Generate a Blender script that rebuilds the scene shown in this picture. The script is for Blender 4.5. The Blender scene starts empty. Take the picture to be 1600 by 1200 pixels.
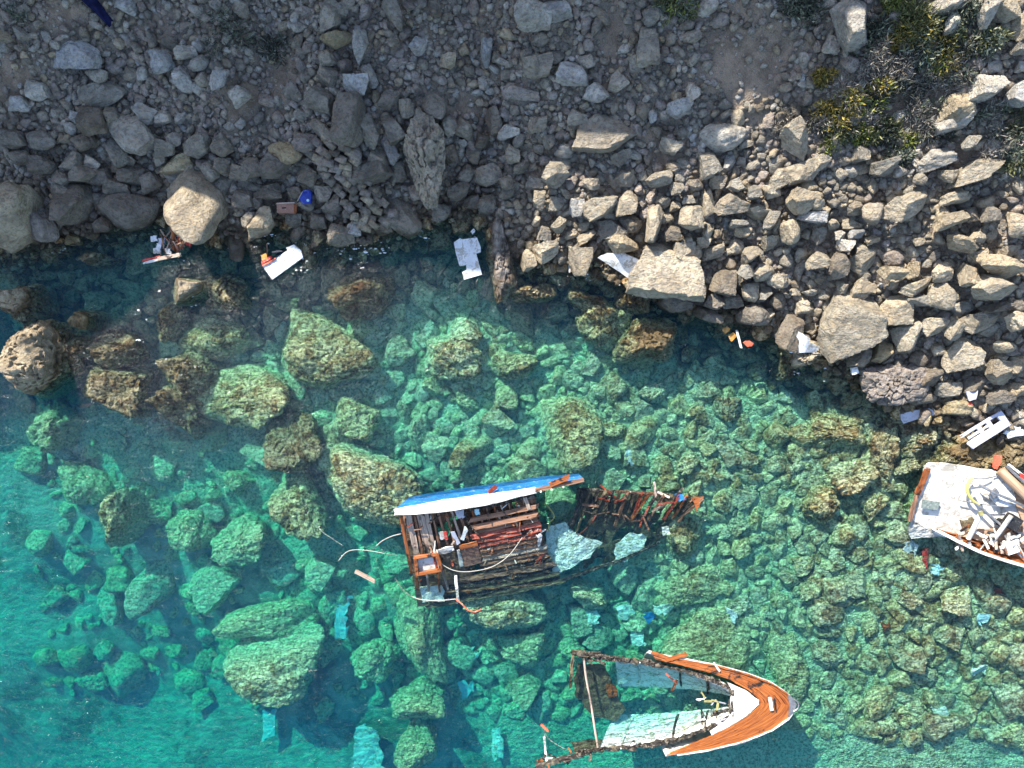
import bpy, math, random
import numpy as np
from mathutils import Vector

# ------------------------------------------------------------------ camera, sky, sun, exposure
sc = bpy.context.scene
H, K = 30.8, 0.72                       # drone height above the sea, tan of half the horizontal view
cam = bpy.data.objects.new('camera', bpy.data.cameras.new('camera'))
sc.collection.objects.link(cam)
cam.location = (0, 0, H)
cam.data.sensor_width = 36.0
cam.data.lens = 18.0 / K
cam.data.clip_end = 2000.0
sc.camera = cam

SUN_EL = math.radians(36.0)
SD = np.array([0.52, -0.854])            # ground direction in which shadows fall
sun_pos = Vector((-SD[0] * math.cos(SUN_EL), -SD[1] * math.cos(SUN_EL), math.sin(SUN_EL)))
world = bpy.data.worlds.new('World')
sc.world = world
world.use_nodes = True
wn = world.node_tree
sky = wn.nodes.new('ShaderNodeTexSky')
sky.sky_type = 'NISHITA'
sky.sun_disc = False
sky.sun_elevation = SUN_EL
sky.sun_rotation = math.atan2(sun_pos.x, sun_pos.y)
wn.links.new(sky.outputs[0], wn.nodes['Background'].inputs[0])
wn.nodes['Background'].inputs[1].default_value = 0.15
sun = bpy.data.objects.new('sun', bpy.data.lights.new('sun', 'SUN'))
sc.collection.objects.link(sun)
sun.data.energy = 5.0
sun.data.angle = math.radians(0.5)
sun.data.color = (1.0, 0.93, 0.82)
sun.rotation_euler = (-sun_pos).to_track_quat('-Z', 'Y').to_euler()
sun.location = sun_pos * 60
vs = sc.view_settings
vs.view_transform = 'Standard'
vs.look = 'None'
vs.gamma = 1.0
vs.use_curve_mapping = False
vs.exposure = 1.24
cy = sc.cycles
cy.use_denoising = True
cy.max_bounces = 8
cy.diffuse_bounces = 2
cy.glossy_bounces = 2
cy.transmission_bounces = 4
cy.volume_bounces = 2
cy.transparent_max_bounces = 12
cy.caustics_reflective = False
cy.caustics_refractive = False

rng = np.random.RandomState(7)
random.seed(7)
COL = sc.collection

# ------------------------------------------------------------------ noise helpers
_LAT = np.random.RandomState(3).rand(64, 64, 64).astype(np.float32)

def noise3(p):
    p = np.asarray(p, float)
    i = np.floor(p).astype(int)
    f = p - i
    f = f * f * (3 - 2 * f)
    r = 0
    for dx in (0, 1):
        for dy in (0, 1):
            for dz in (0, 1):
                w = (f[..., 0] if dx else 1 - f[..., 0]) * (f[..., 1] if dy else 1 - f[..., 1]) * (f[..., 2] if dz else 1 - f[..., 2])
                r = r + w * _LAT[(i[..., 0] + dx) % 64, (i[..., 1] + dy) % 64, (i[..., 2] + dz) % 64]
    return r * 2 - 1

def fbm(p, octv=4, gain=0.5):
    p = np.asarray(p, float)
    a, s, r = 1.0, 1.0, 0
    for k in range(octv):
        r = r + a * noise3(p * s + 17.3 * k)
        a *= gain
        s *= 2.03
    return r

def n2(x, y, s, seed=0.0, octv=3):
    return fbm(np.stack([np.asarray(x) * s, np.asarray(y) * s, np.zeros_like(np.asarray(x, float)) + seed], -1), octv)

def sstep(a, b, x):
    t = np.clip((x - a) / (b - a), 0, 1)
    return t * t * (3 - 2 * t)

# ------------------------------------------------------------------ from picture measure to place
MPP = 2 * K * H / 1600.0                 # metres per picture unit at sea level

def at(px, py, z=0.0):
    k = K * (H - z) / 800.0
    return Vector(((px - 800) * k, (600 - py) * k, z))

SHORE = [(-900, 470), (-200, 430), (0, 395), (90, 380), (140, 362), (240, 345), (330, 372), (390, 388), (430, 352), (480, 372),
         (560, 385), (620, 362), (690, 345), (750, 340), (790, 395), (850, 420), (930, 425), (1000, 450), (1050, 470),
         (1110, 492), (1190, 515), (1250, 555), (1330, 590), (1400, 640), (1470, 662), (1520, 700), (1600, 720), (1800, 800), (2600, 1000)]
SX = np.array([(p[0] - 800) * MPP for p in SHORE])
SY = np.array([(600 - p[1]) * MPP for p in SHORE])
DEPTH = [(50, 430, 2.4), (50, 540, 2.8), (50, 620, 3.0), (50, 800, 3.4), (50, 1000, 4.8), (100, 1180, 5.8), (180, 430, 2.2), (300, 430, 2.2), (300, 560, 2.2), (300, 700, 2.8),
         (300, 900, 3.5), (300, 1150, 5.0), (450, 430, 2.3), (600, 450, 2.3), (600, 600, 2.2), (600, 900, 3.3), (600, 1150, 4.4), (730, 430, 2.2), (880, 470, 2.2), (1120, 530, 2.2), (760, 540, 1.6),
         (800, 650, 2.1), (900, 950, 3.0), (950, 1150, 3.4), (1100, 600, 1.5), (1100, 700, 1.3), (1150, 900, 1.8),
         (1200, 1150, 2.0), (1400, 720, 0.8), (1400, 950, 1.1), (1500, 1150, 1.3), (1590, 760, .7), (1590, 950, 1.0),
         (-300, 900, 6), (-300, 1400, 8), (800, 1500, 6), (1900, 1500, 4), (2000, 1000, 2)]
DXY = np.array([((p[0] - 800) * MPP, (600 - p[1]) * MPP) for p in DEPTH])
DD = np.array([p[2] for p in DEPTH])

def depth_map(x, y):
    x = np.asarray(x, float)
    y = np.asarray(y, float)
    num = 0
    den = 0
    for (a, b), d in zip(DXY, DD):
        w = 1.0 / ((x - a) ** 2 + (y - b) ** 2 + 1.5) ** 1.6
        num = num + w * d
        den = den + w
    return num / den

def inland(x, y):
    return (np.asarray(y, float) - np.interp(x, SX, SY))

def T(x, y):
    x = np.asarray(x, float)
    y = np.asarray(y, float)
    d = inland(x, y)
    land = np.maximum(d, 0)
    zl = 0.40 * land + 0.10 * np.maximum(land - 9, 0)
    zl = np.minimum(zl, 15)
    zl = zl + n2(x, y, 0.22, 1.5) * 0.5 * sstep(0.5, 4, land) + n2(x, y, 1.1, 4.0) * 0.10
    dp = depth_map(x, y)
    zs = -dp * (1 - np.exp(np.minimum(d, 0) * 1.7)) - 0.15 * sstep(0, -0.6, d)
    zs = zs + n2(x, y, 0.45, 9.0) * 0.22 * sstep(-0.5, -3, d)
    return np.where(d > 0, zl - 0.15, zs)

_qx = np.arange(-30, 30.01, .12)
_qy = np.arange(-24, 24.01, .12)
_QZ = T(*np.meshgrid(_qx, _qy)).tolist()

def Tq(x, y):
    """quick look-up of the ground height"""
    i = min(max((x + 30) / .12, 0), len(_qx) - 2)
    j = min(max((y + 24) / .12, 0), len(_qy) - 2)
    i0, j0 = int(i), int(j)
    a, b = i - i0, j - j0
    r0, r1 = _QZ[j0], _QZ[j0 + 1]
    return (r0[i0] * (1 - a) + r0[i0 + 1] * a) * (1 - b) + (r1[i0] * (1 - a) + r1[i0 + 1] * a) * b

def ground_at(px, py):
    z = 0.0
    for _ in range(12):
        p = at(px, py, z)
        z = 0.5 * z + 0.5 * Tq(p.x, p.y)
    return at(px, py, z)

def to_px(x, y, z):
    k = K * (H - z) / 800.0
    return x / k + 800, 600 - y / k

# ------------------------------------------------------------------ material helpers
class NT:
    def __init__(self, name):
        self.m = bpy.data.materials.new(name)
        self.m.use_nodes = True
        self.t = self.m.node_tree
        self.t.nodes.clear()
        self.out = self.n('OutputMaterial')
    def n(self, kind, **kw):
        nd = self.t.nodes.new('ShaderNode' + kind)
        for k, v in kw.items():
            if isinstance(k, str) and hasattr(nd, k):
                setattr(nd, k, v)
        return nd
    def put(self, sock, v):
        if isinstance(v, bpy.types.NodeSocket):
            self.t.links.new(v, sock)
        elif v is not None:
            if isinstance(v, (tuple, list)) and len(v) == 3 and sock.type == 'RGBA':
                v = (*v, 1)
            sock.default_value = v
    def math(self, op, a, b=None, clamp=False):
        nd = self.n('Math', operation=op, use_clamp=clamp)
        self.put(nd.inputs[0], a)
        if b is not None:
            self.put(nd.inputs[1], b)
        return nd.outputs[0]
    def mix(self, f, a, b, mode='MIX'):
        nd = self.n('Mix', data_type='RGBA', blend_type=mode)
        self.put(nd.inputs[0], f)
        self.put(nd.inputs[6], a)
        self.put(nd.inputs[7], b)
        return nd.outputs[2]
    def rng(self, v, a, b, c=0.0, d=1.0, smooth=True):
        nd = self.n('MapRange', interpolation_type='SMOOTHSTEP' if smooth else 'LINEAR')
        self.put(nd.inputs[0], v)
        for i, q in enumerate((a, b, c, d)):
            nd.inputs[i + 1].default_value = q
        return nd.outputs[0]
    def noise(self, vec, scale, detail=4.0, rough=0.55, dist=0.0):
        nd = self.n('TexNoise')
        self.put(nd.inputs['Vector'], vec)
        nd.inputs['Scale'].default_value = scale
        nd.inputs['Detail'].default_value = detail
        nd.inputs['Roughness'].default_value = rough
        nd.inputs['Distortion'].default_value = dist
        return nd.outputs['Fac']
    def voro(self, vec, scale, feature='F1'):
        nd = self.n('TexVoronoi', feature=feature)
        self.put(nd.inputs['Vector'], vec)
        nd.inputs['Scale'].default_value = scale
        return nd.outputs['Distance']
    def bump(self, h, strength, dist):
        nd = self.n('Bump')
        nd.inputs['Strength'].default_value = strength
        nd.inputs['Distance'].default_value = dist
        self.put(nd.inputs['Height'], h)
        return nd.outputs[0]
    def pos(self):
        return self.n('NewGeometry').outputs['Position']
    def sep(self, v):
        nd = self.n('SeparateXYZ')
        self.put(nd.inputs[0], v)
        return nd.outputs
    def scalev(self, v, s):
        nd = self.n('Mapping')
        self.put(nd.inputs[0], v)
        nd.inputs['Scale'].default_value = s
        return nd.outputs[0]
    def bsdf(self, color, rough=0.8, normal=None, spec=0.3, metal=0.0):
        b = self.n('BsdfPrincipled')
        self.put(b.inputs['Base Color'], color)
        self.put(b.inputs['Roughness'], rough)
        self.put(b.inputs['Specular IOR Level'], spec)
        self.put(b.inputs['Metallic'], metal)
        if normal is not None:
            self.put(b.inputs['Normal'], normal)
        self.t.links.new(b.outputs[0], self.out.inputs[0])
        return self.m

def algae_caustic_colour(t, p):
    """growth below the waterline: brown weed in the shallows, olive turf, and pale silty crust on the deeper stones; a painted network of ripple light lies over it"""
    z = t.sep(p)[2]
    a = t.noise(p, 1.5, 4, .6, .8)
    b = t.noise(p, 8.0, 4, .68, .5)
    deep = t.rng(t.math('ADD', z, t.math('MULTIPLY', t.math('SUBTRACT', a, .5), 1.6)), -2.2, -.9, 1, 0)
    col = t.mix(t.rng(b, .38, .60), (.155, .14, .055), (.64, .61, .39))
    brown = t.mix(t.rng(b, .40, .62), (.10, .062, .024), (.40, .27, .13))
    col = t.mix(t.math('MULTIPLY', t.rng(a, .46, .60), t.math('SUBTRACT', 1, t.math('MULTIPLY', deep, .7))), col, brown)
    silt = t.mix(t.rng(b, .36, .60), (.26, .27, .15), (.66, .65, .48))
    col = t.mix(t.math('MULTIPLY', deep, .75), col, silt)
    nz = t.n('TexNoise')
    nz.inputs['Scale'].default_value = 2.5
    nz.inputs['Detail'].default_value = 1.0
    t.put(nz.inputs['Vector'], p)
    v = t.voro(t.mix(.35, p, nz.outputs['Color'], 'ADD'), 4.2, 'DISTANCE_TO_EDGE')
    caustic_web = t.math('MULTIPLY', t.rng(v, .01, .13, 1, 0), t.rng(a, .34, .5, 1, .25))  # bright ripple-light network painted into the colour
    col = t.mix(t.math('MULTIPLY', caustic_web, .55), col, (.80, .78, .60))
    return col, b

def rock_material(name, mode, where):
    """where: 'land' above the sea, 'shore' straddling the waterline, 'sea' below it"""
    t = NT(name)
    p = t.pos()
    if mode == 'object':
        tint = t.n('ObjectInfo').outputs['Color']
    else:
        tint = t.n('Attribute', attribute_name='tint').outputs['Color']
    b = t.noise(p, 6.5, 6, .70, .3)
    z = t.sep(p)[2]
    rough = .9
    if where != 'sea':
        a = t.noise(p, 1.3, 4, .62, .6)
        lay = t.noise(t.scalev(p, (1.2, 2.2, 5.0)), 1.9, 4, .62, 1.2)
        col = t.mix(t.rng(a, .34, .66), t.mix(1, tint, (.70, .68, .66), 'MULTIPLY'), t.mix(1, tint, (1.18, 1.16, 1.12), 'MULTIPLY'))
        col = t.mix(t.math('MULTIPLY', t.rng(b, .40, .52, 1, 0), .6), col, t.mix(1, tint, (.40, .385, .37), 'MULTIPLY'))
        col = t.mix(t.math('MULTIPLY', t.rng(lay, .50, .62), .40), col, t.mix(1, tint, (1.25, 1.04, .76), 'MULTIPLY'))
        hgt = t.math('ADD', t.math('MULTIPLY', b, 1.0), t.math('MULTIPLY', lay, .9))
        zz = t.math('ADD', z, t.math('MULTIPLY', t.math('SUBTRACT', a, .5), .9))
        wet = t.rng(zz, .15, .60, 1, 0)
        col = t.mix(t.math('MULTIPLY', wet, .75), col, t.mix(1, col, (.36, .30, .22), 'MULTIPLY'))
        rough = t.math('SUBTRACT', .9, t.math('MULTIPLY', wet, .4))
    else:
        hgt = b
    if where != 'land':
        ac, ab = algae_caustic_colour(t, p)
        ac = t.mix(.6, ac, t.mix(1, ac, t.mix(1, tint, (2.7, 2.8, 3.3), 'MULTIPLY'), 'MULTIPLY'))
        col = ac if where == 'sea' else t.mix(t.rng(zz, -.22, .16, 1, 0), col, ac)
    nrm = t.bump(hgt, 1.0, .10 if where == 'sea' else .20)
    return t.bsdf(col, rough, nrm, .25)

RM = {(m_, w_): rock_material('limestone_' + m_ + '_' + w_, m_, w_) for m_ in ('object', 'island') for w_ in ('land', 'shore', 'sea')}

def ground_material():
    t = NT('scree_and_seabed')
    p = t.pos()
    x, y, z = t.sep(p)
    big = t.noise(p, .30, 3, .55, .5)
    mid = t.noise(p, 1.7, 5, .65)
    fine = t.noise(p, 14.0, 4, .7)
    grit = t.voro(p, 16.0)
    soil = t.mix(t.rng(big, .40, .62), (.205, .165, .122), (.25, .222, .185))
    soil = t.mix(t.rng(mid, .45, .62), soil, (.265, .205, .150))
    soil = t.mix(t.math('MULTIPLY', t.rng(grit, .10, .35, 1, 0), t.rng(fine, .46, .56)), soil, (.38, .355, .32))
    soil = t.mix(t.math('MULTIPLY', t.rng(fine, .36, .5, 1, 0), .6), soil, (.09, .08, .07))
    earth = t.n('Attribute', attribute_name='earth').outputs['Fac']
    soil = t.mix(t.math('MULTIPLY', earth, .8), soil, t.mix(t.rng(mid, .4, .62), (.17, .125, .09), (.30, .235, .175)))
    ac, ab = algae_caustic_colour(t, p)
    attr = t.n('Attribute', attribute_name='sand').outputs['Fac']
    sandn = t.math('ADD', attr, t.math('MULTIPLY', t.math('SUBTRACT', mid, .5), .9))
    sand = t.mix(t.rng(mid, .4, .62), (.50, .50, .43), (.34, .36, .29))
    weed = t.rng(t.noise(p, .38, 6, .70, .3), .49, .62)
    sand = t.mix(t.math('MULTIPLY', weed, .72), sand, (.10, .12, .06))
    weed_shade = t.n('Attribute', attribute_name='weed_shade').outputs['Fac']
    ac = t.mix(t.math('MULTIPLY', weed_shade, .85), ac, t.mix(t.rng(ab, .4, .6), (.045, .035, .02), (.12, .085, .045)))  # dark weed tone that paints shade into the near-shore bed
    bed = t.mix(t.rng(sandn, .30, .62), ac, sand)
    zz = t.math('ADD', z, t.math('MULTIPLY', t.math('SUBTRACT', mid, .5), .5))
    col = t.mix(t.math('MULTIPLY', t.rng(zz, .1, .5, 1, 0), .6), soil, t.mix(1, soil, (.4, .36, .3), 'MULTIPLY'))
    col = t.mix(t.rng(zz, -.25, .1, 1, 0), col, bed)
    h = t.math('ADD', t.math('MULTIPLY', fine, .5), t.math('ADD', t.math('MULTIPLY', mid, .8), t.math('MULTIPLY', grit, -.35)))
    return t.bsdf(col, .95, t.bump(h, .9, .10), .15)

def simple(name, col, rough=.6, var=.25, scale=3.0, wear=None, wear_amt=.5, bump=.2, spec=.3, metal=0.0, wscale=None):
    t = NT(name)
    p = t.pos()
    a = t.noise(p, scale, 5, .6, .3)
    b = t.noise(p, scale * 7, 4, .65)
    dk = tuple(c * (1 - var) for c in col)
    lt = tuple(min(c * (1 + var), .9) for c in col)
    c = t.mix(t.rng(a, .35, .65), dk, lt)
    if wear:
        w = t.math('ADD', t.math('MULTIPLY', t.noise(p, wscale or scale * 1.7, 6, .7, .8), .7), t.math('MULTIPLY', b, .3))
        th_ = .5 + (.5 - wear_amt) * .38
        c = t.mix(t.rng(w, th_ - .05, th_ + .05), c, wear)
    return t.bsdf(c, rough, t.bump(b, bump, .02), spec, metal)

def wood(name, dark, light, rough=.6, burn=0.0, spec=.3, chip=None, chip_amt=.3):
    """grain runs along each piece ('grain' is stored on the points of every plank)"""
    t = NT(name)
    g = t.n('Attribute', attribute_name='grain').outputs['Vector']
    p = t.pos()
    s = t.noise(t.scalev(g, (.9, 26, 26)), 1.0, 4, .6, .4)
    s2 = t.noise(t.scalev(g, (.25, 5, 5)), 1.0, 3, .5)
    c = t.mix(t.rng(s, .35, .65), dark, light)
    c = t.mix(t.math('MULTIPLY', t.rng(s2, .4, .6), .5), c, t.mix(1, c, (.62, .55, .5), 'MULTIPLY'))
    if chip:
        w = t.math('ADD', t.math('MULTIPLY', t.noise(p, 4.0, 6, .7, .6), .6), t.math('MULTIPLY', s, .4))
        th_ = .5 + (.5 - chip_amt) * .38
        c = t.mix(t.rng(w, th_ - .04, th_ + .05), c, chip)
    if burn:
        w = t.noise(p, 1.9, 6, .65, .7)
        th_ = .5 + (.5 - burn) * .42
        c = t.mix(t.rng(w, th_ - .06, th_ + .05), c, (.014, .012, .011))
    return t.bsdf(c, rough, t.bump(s, .35, .015), spec)

M = dict(
    ground=ground_material(),
    blue=simple('blue_hull_paint', (.02, .15, .42), .4, .3, 2.0, (.34, .48, .64), .22, .2, .4, wscale=5.0),  # pale flecks: flaking paint that also stands in for reflected light lines
    white=simple('white_paint', (.64, .63, .60), .5, .10, 1.3, (.36, .33, .28), .40, .15, .4),
    clean_white=simple('white_laminate', (.66, .68, .70), .45, .08, 1.8, (.36, .34, .29), .40, .05, .4),
    sunk_white=simple('sunken_white_laminate', (.74, .78, .74), .6, .14, 2.5, (.30, .34, .24), .42, .2, .2),
    silty=simple('silty_white_lining', (.84, .86, .82), .6, .10, 2.2, (.30, .31, .20), .38, .3, .2),
    silt_sheet=simple('silty_brown_sheet', (.10, .075, .05), .85, .35, 2.5, (.17, .15, .09), .45, .3, .1),
    varnish=wood('varnished_deck_wood', (.24, .062, .013), (.50, .165, .034), .45, .10, .5),
    wreck_wood=wood('weathered_wreck_wood', (.15, .075, .045), (.36, .21, .14), .75, .22),
    burnt_varnish=wood('burnt_varnished_wood', (.20, .05, .012), (.42, .14, .032), .5, .33, .4),
    pale_wood=wood('bleached_lining_wood', (.30, .22, .17), (.58, .48, .40), .7, .20),
    red_wood=wood('red_painted_wood', (.24, .05, .035), (.40, .12, .08), .65, .16, chip=(.30, .20, .15), chip_amt=.36),
    orange_wood=wood('orange_teak', (.20, .055, .016), (.38, .13, .04), .55, .30),
    tan_wood=wood('tan_wood', (.34, .22, .14), (.50, .35, .24), .6, .0),
    char=simple('charred_wood', (.028, .024, .022), .85, .45, 3.0, (.20, .17, .13), .38, .5, .2, wscale=6.0),
    wet_char=simple('charred_lining', (.035, .032, .03), .7, .5, 2.0, (.13, .11, .07), .42, .5, .3, wscale=4.0),
    rope=simple('pale_rope', (.42, .40, .35), .8, .15, 20, None, 0, .4),
    yrope=simple('yellow_rope', (.55, .50, .16), .8, .2, 20, None, 0, .4),
    steel=simple('dull_steel', (.32, .33, .34), .4, .2, 6, (.25, .12, .06), .3, .2, .5, .7),
    grey=simple('grey_plastic', (.42, .43, .50), .5, .1, 3, (.25, .25, .26), .3, .1),
    lilac=simple('lilac_grey_moulding', (.45, .46, .56), .45, .08, 3, (.6, .6, .62), .3, .1),
    slate=simple('grey_nonslip_pad', (.16, .20, .18), .8, .25, 8, (.35, .38, .36), .35, .3),
    black=simple('black_rubber', (.018, .018, .02), .55, .3, 5, (.09, .09, .09), .3, .2),
    red=simple('red_plastic', (.48, .04, .03), .5, .25, 4, (.7, .45, .35), .3, .1),
    coral=simple('coral_red_float', (.62, .13, .07), .5, .15, 4, (.75, .4, .3), .25, .1),
    amber=simple('amber_ply', (.45, .22, .05), .6, .25, 4, (.65, .5, .3), .3, .2),
    bluep=simple('blue_plastic', (.012, .035, .30), .4, .2, 4, (.1, .16, .5), .25, .1, .5),
    navy=simple('navy_cloth', (.010, .012, .045), .9, .3, 6, None, 0, .3, .1),
    drawer=simple('brown_laminate', (.26, .14, .10), .5, .12, 6, (.35, .22, .17), .35, .1),
    rust=simple('rusty_iron', (.28, .05, .025), .85, .35, 5, (.10, .03, .02), .4, .4, .2),
    cyan=simple('sunken_blue_panel', (.38, .62, .70), .6, .1, 3, (.5, .6, .6), .35, .1),
    olive=simple('olive_float', (.26, .24, .10), .6, .2, 4, (.4, .38, .2), .3, .1),
)

# ------------------------------------------------------------------ object helpers
def mesh(name, v, f, mat=None, smooth=False, sharp=None, attrs=None):
    me = bpy.data.meshes.new(name)
    v = np.asarray(v, np.float32)
    if isinstance(f, np.ndarray):
        n, k = f.shape
        me.vertices.add(len(v))
        me.vertices.foreach_set('co', v.ravel())
        me.loops.add(n * k)
        me.loops.foreach_set('vertex_index', f.astype(np.int32).ravel())
        me.polygons.add(n)
        me.polygons.foreach_set('loop_start', np.arange(0, n * k, k, dtype=np.int32))
        me.update(calc_edges=True)
    else:
        me.from_pydata(v.tolist(), [], f)
        me.update()
    if smooth:
        me.shade_smooth()
        if sharp:
            me.set_sharp_from_angle(angle=math.radians(sharp))
    if attrs:
        for k, (typ, arr) in attrs.items():
            a = me.attributes.new(k, typ, 'POINT')
            a.data.foreach_set({'FLOAT': 'value', 'FLOAT_VECTOR': 'vector', 'FLOAT_COLOR': 'color'}[typ], np.asarray(arr, np.float32).ravel())
    if mat:
        me.materials.append(mat)
    return me

def link(name, me, loc=(0, 0, 0), parent=None):
    o = bpy.data.objects.new(name, me)
    COL.objects.link(o)
    o.location = loc
    if parent is not None:
        o.parent = parent
    return o

def tag(o, label=None, cat=None, group=None, kind=None):
    for k, v in (('label', label), ('category', cat), ('group', group), ('kind', kind)):
        if v:
            o[k] = v
    return o

# ------------------------------------------------------------------ ground: one sheet, scree above and seabed below the waterline
def axis(lo, hi, fine, far):
    a = list(np.arange(lo, hi + 1e-6, fine))
    s, x = fine, a[-1]
    while x < far:
        s *= 1.25
        x += s
        a.append(x)
    s, x = fine, a[0]
    while x > -far:
        s *= 1.25
        x -= s
        a.insert(0, x)
    return np.array(a)

gx = axis(-24, 24, .16, 200)
gy = axis(-18, 18, .16, 200)
GX, GY = np.meshgrid(gx, gy)
GZ = T(GX, GY)
ny, nx = GX.shape
idx = np.arange(nx * ny).reshape(ny, nx)
gf = np.stack([idx[:-1, :-1], idx[:-1, 1:], idx[1:, 1:], idx[1:, :-1]], -1).reshape(-1, 4)
# how sandy: the open bed away from the rocks
ppx, ppy = to_px(GX, GY, 0 * GX)
sand = sstep(520, 120, ppx + (900 - ppy) * .9) * sstep(640, 820, ppy) + .55 * sstep(500, 720, ppy) * sstep(1150, 850, ppx) * sstep(560, 640, ppx + 60) * .8
sand = np.clip(sand, 0, 1)
def soil_gap(px, py):
    """bare earth where few stones lie: 0 .. 1"""
    g_ = 0
    for cx_, cy_, a_, b_ in ((1172, 95, 98, 100), (95, 30, 60, 36), (390, 165, 50, 50), (20, 130, 40, 60), (955, 55, 24, 50), (720, 170, 35, 30),
                             (1045, 250, 30, 40), (440, 110, 36, 40), (240, 40, 36, 28), (1400, 160, 100, 50), (1500, 230, 40, 34)):
        g_ = np.maximum(g_, np.exp(-(((px - cx_) / a_) ** 2 + ((py - cy_) / b_) ** 2) ** 1.5))
    return g_

lpx, lpy = to_px(GX, GY, GZ)
earth = soil_gap(lpx, lpy) * (GZ > 0)
wid = np.interp(GX, [-22, -14, -8, 0, 8, 14], [7.0, 5.0, 2.6, 2.4, 2.4, 1.4])
weed_shade = sstep(1.25, .8, -inland(GX, GY) / wid + .18 * n2(GX, GY, .6, 77.0))     # brown weed tone, darkened to paint in the shaded water along the shore
g = link('ground', mesh('ground', np.stack([GX, GY, GZ], -1).reshape(-1, 3), gf, M['ground'], True,
                        attrs={'sand': ('FLOAT', sand.ravel()), 'earth': ('FLOAT', earth.ravel()), 'weed_shade': ('FLOAT', weed_shade.ravel())}))
tag(g, 'grey brown scree slope running down into a rocky seabed', None, None, 'structure')

# ------------------------------------------------------------------ cliff above the slope (beyond the frame): its edge throws the shade on the shore
EDGE = [(-2200, 640), (-800, 640), (0, 575), (130, 540), (220, 465), (320, 400), (440, 395), (560, 408), (650, 420), (735, 427), (800, 385), (840, 320), (900, 295), (1000, 272),
        (1100, 258), (1180, 235), (1240, 215), (1290, 190), (1340, 140), (1450, 120), (1560, 115), (1700, 60), (2400, -150), (3400, -200)]
EP = [ground_at(a, b) if 0 <= a <= 1600 and b > -60 else at(a, b, 0 if a < 500 else 5.5) for a, b in EDGE]
EP = [tuple(p) if p.z > 0 else tuple(at(a, b, 0)) for p, (a, b) in zip(EP, EDGE)]
ex, ey, ez = (np.array(q) for q in zip(*EP))
cxs = np.linspace(ex[0], ex[-1], 420)
eyi = np.interp(cxs, ex, ey)
ezi = np.interp(cxs, ex, ez)
TT = 21.0
rx = cxs - SD[0] * TT
ry = eyi - SD[1] * TT
rz = ezi + TT * math.tan(SUN_EL) + n2(cxs, 0 * cxs, .55, 30.0, 4) * (.55 + 1.3 * sstep(8, 14, cxs))
ry = ry + n2(cxs, 0 * cxs, .5, 40.0, 3) * .4
rows = []
base_y = np.maximum(np.minimum(ry - 1.0, 22), 15.0)
for k in range(9):
    f = k / 8
    yy = base_y + (ry - base_y) * f ** 1.5
    zz = (T(rx, base_y) - 1.5) * (1 - f) + rz * f
    rows.append(np.stack([rx + .3 * n2(rx, zz, .6, 50.0 + k), yy + (.5 * n2(rx, zz, .5, 60.0) if 0 < k < 8 else 0), zz], -1))
for dy, dz in ((6, 1.0), (16, 2.5), (45, 4.0), (110, 5.0)):
    rows.append(np.stack([rx, ry + dy, rz + dz], -1))
cv = np.concatenate(rows)
m = len(cxs)
ci = np.arange(len(rows) * m).reshape(len(rows), m)
cf = np.stack([ci[:-1, :-1], ci[:-1, 1:], ci[1:, 1:], ci[1:, :-1]], -1).reshape(-1, 4)
tintc = np.tile(np.array([.34, .31, .27, 1]), (len(cv), 1))
cl = link('cliff', mesh('cliff', cv, cf, RM['island', 'land'], True, 40, {'tint': ('FLOAT_COLOR', tintc)}))
tag(cl, 'steep limestone cliff standing above the scree slope', None, None, 'structure')

# ------------------------------------------------------------------ the sea: a closed body of clear water
def water_material():
    t = NT('clear_sea_water')
    p = t.pos()
    w1 = t.noise(t.scalev(p, (1.0, 1.9, 1)), 1.7, 3, .55, .5)
    w2 = t.noise(t.scalev(p, (1.2, 2.4, 1)), 6.0, 3, .55, .3)
    h = t.math('ADD', t.math('MULTIPLY', w1, 1.0), t.math('MULTIPLY', w2, .34))
    nrm = t.bump(h, 1.0, .14)
    fr = t.n('Fresnel')
    fr.inputs[0].default_value = 1.24
    t.put(fr.inputs['Normal'], nrm)
    tr = t.n('BsdfTransparent')
    gl = t.n('BsdfGlossy')
    gl.inputs['Roughness'].default_value = .088
    t.put(gl.inputs['Normal'], nrm)
    mx = t.n('MixShader')
    t.put(mx.inputs[0], fr.outputs[0])
    t.t.links.new(tr.outputs[0], mx.inputs[1])
    t.t.links.new(gl.outputs[0], mx.inputs[2])
    t.t.links.new(mx.outputs[0], t.out.inputs[0])
    va = t.n('VolumeAbsorption')
    va.inputs['Color'].default_value = (.10, .925, .955, 1)
    va.inputs['Density'].default_value = .33
    vsx = t.n('VolumeScatter')
    vsx.inputs['Color'].default_value = (.02, .30, .75, 1)
    vsx.inputs['Density'].default_value = .088
    ad = t.n('AddShader')
    t.t.links.new(va.outputs[0], ad.inputs[0])
    t.t.links.new(vsx.outputs[0], ad.inputs[1])
    t.t.links.new(ad.outputs[0], t.out.inputs[1])
    return t.m

B = 190.0
wv = [(-B, -B, -20), (B, -B, -20), (B, B, -20), (-B, B, -20), (-B, -B, 0), (B, -B, 0), (B, B, 0), (-B, B, 0)]
wf = [(3, 2, 1, 0), (4, 5, 6, 7), (0, 1, 5, 4), (1, 2, 6, 5), (2, 3, 7, 6), (3, 0, 4, 7)]
tag(link('water', mesh('water', wv, wf, water_material())), 'clear turquoise sea water over the rocky bed', None, None, 'structure')

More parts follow.
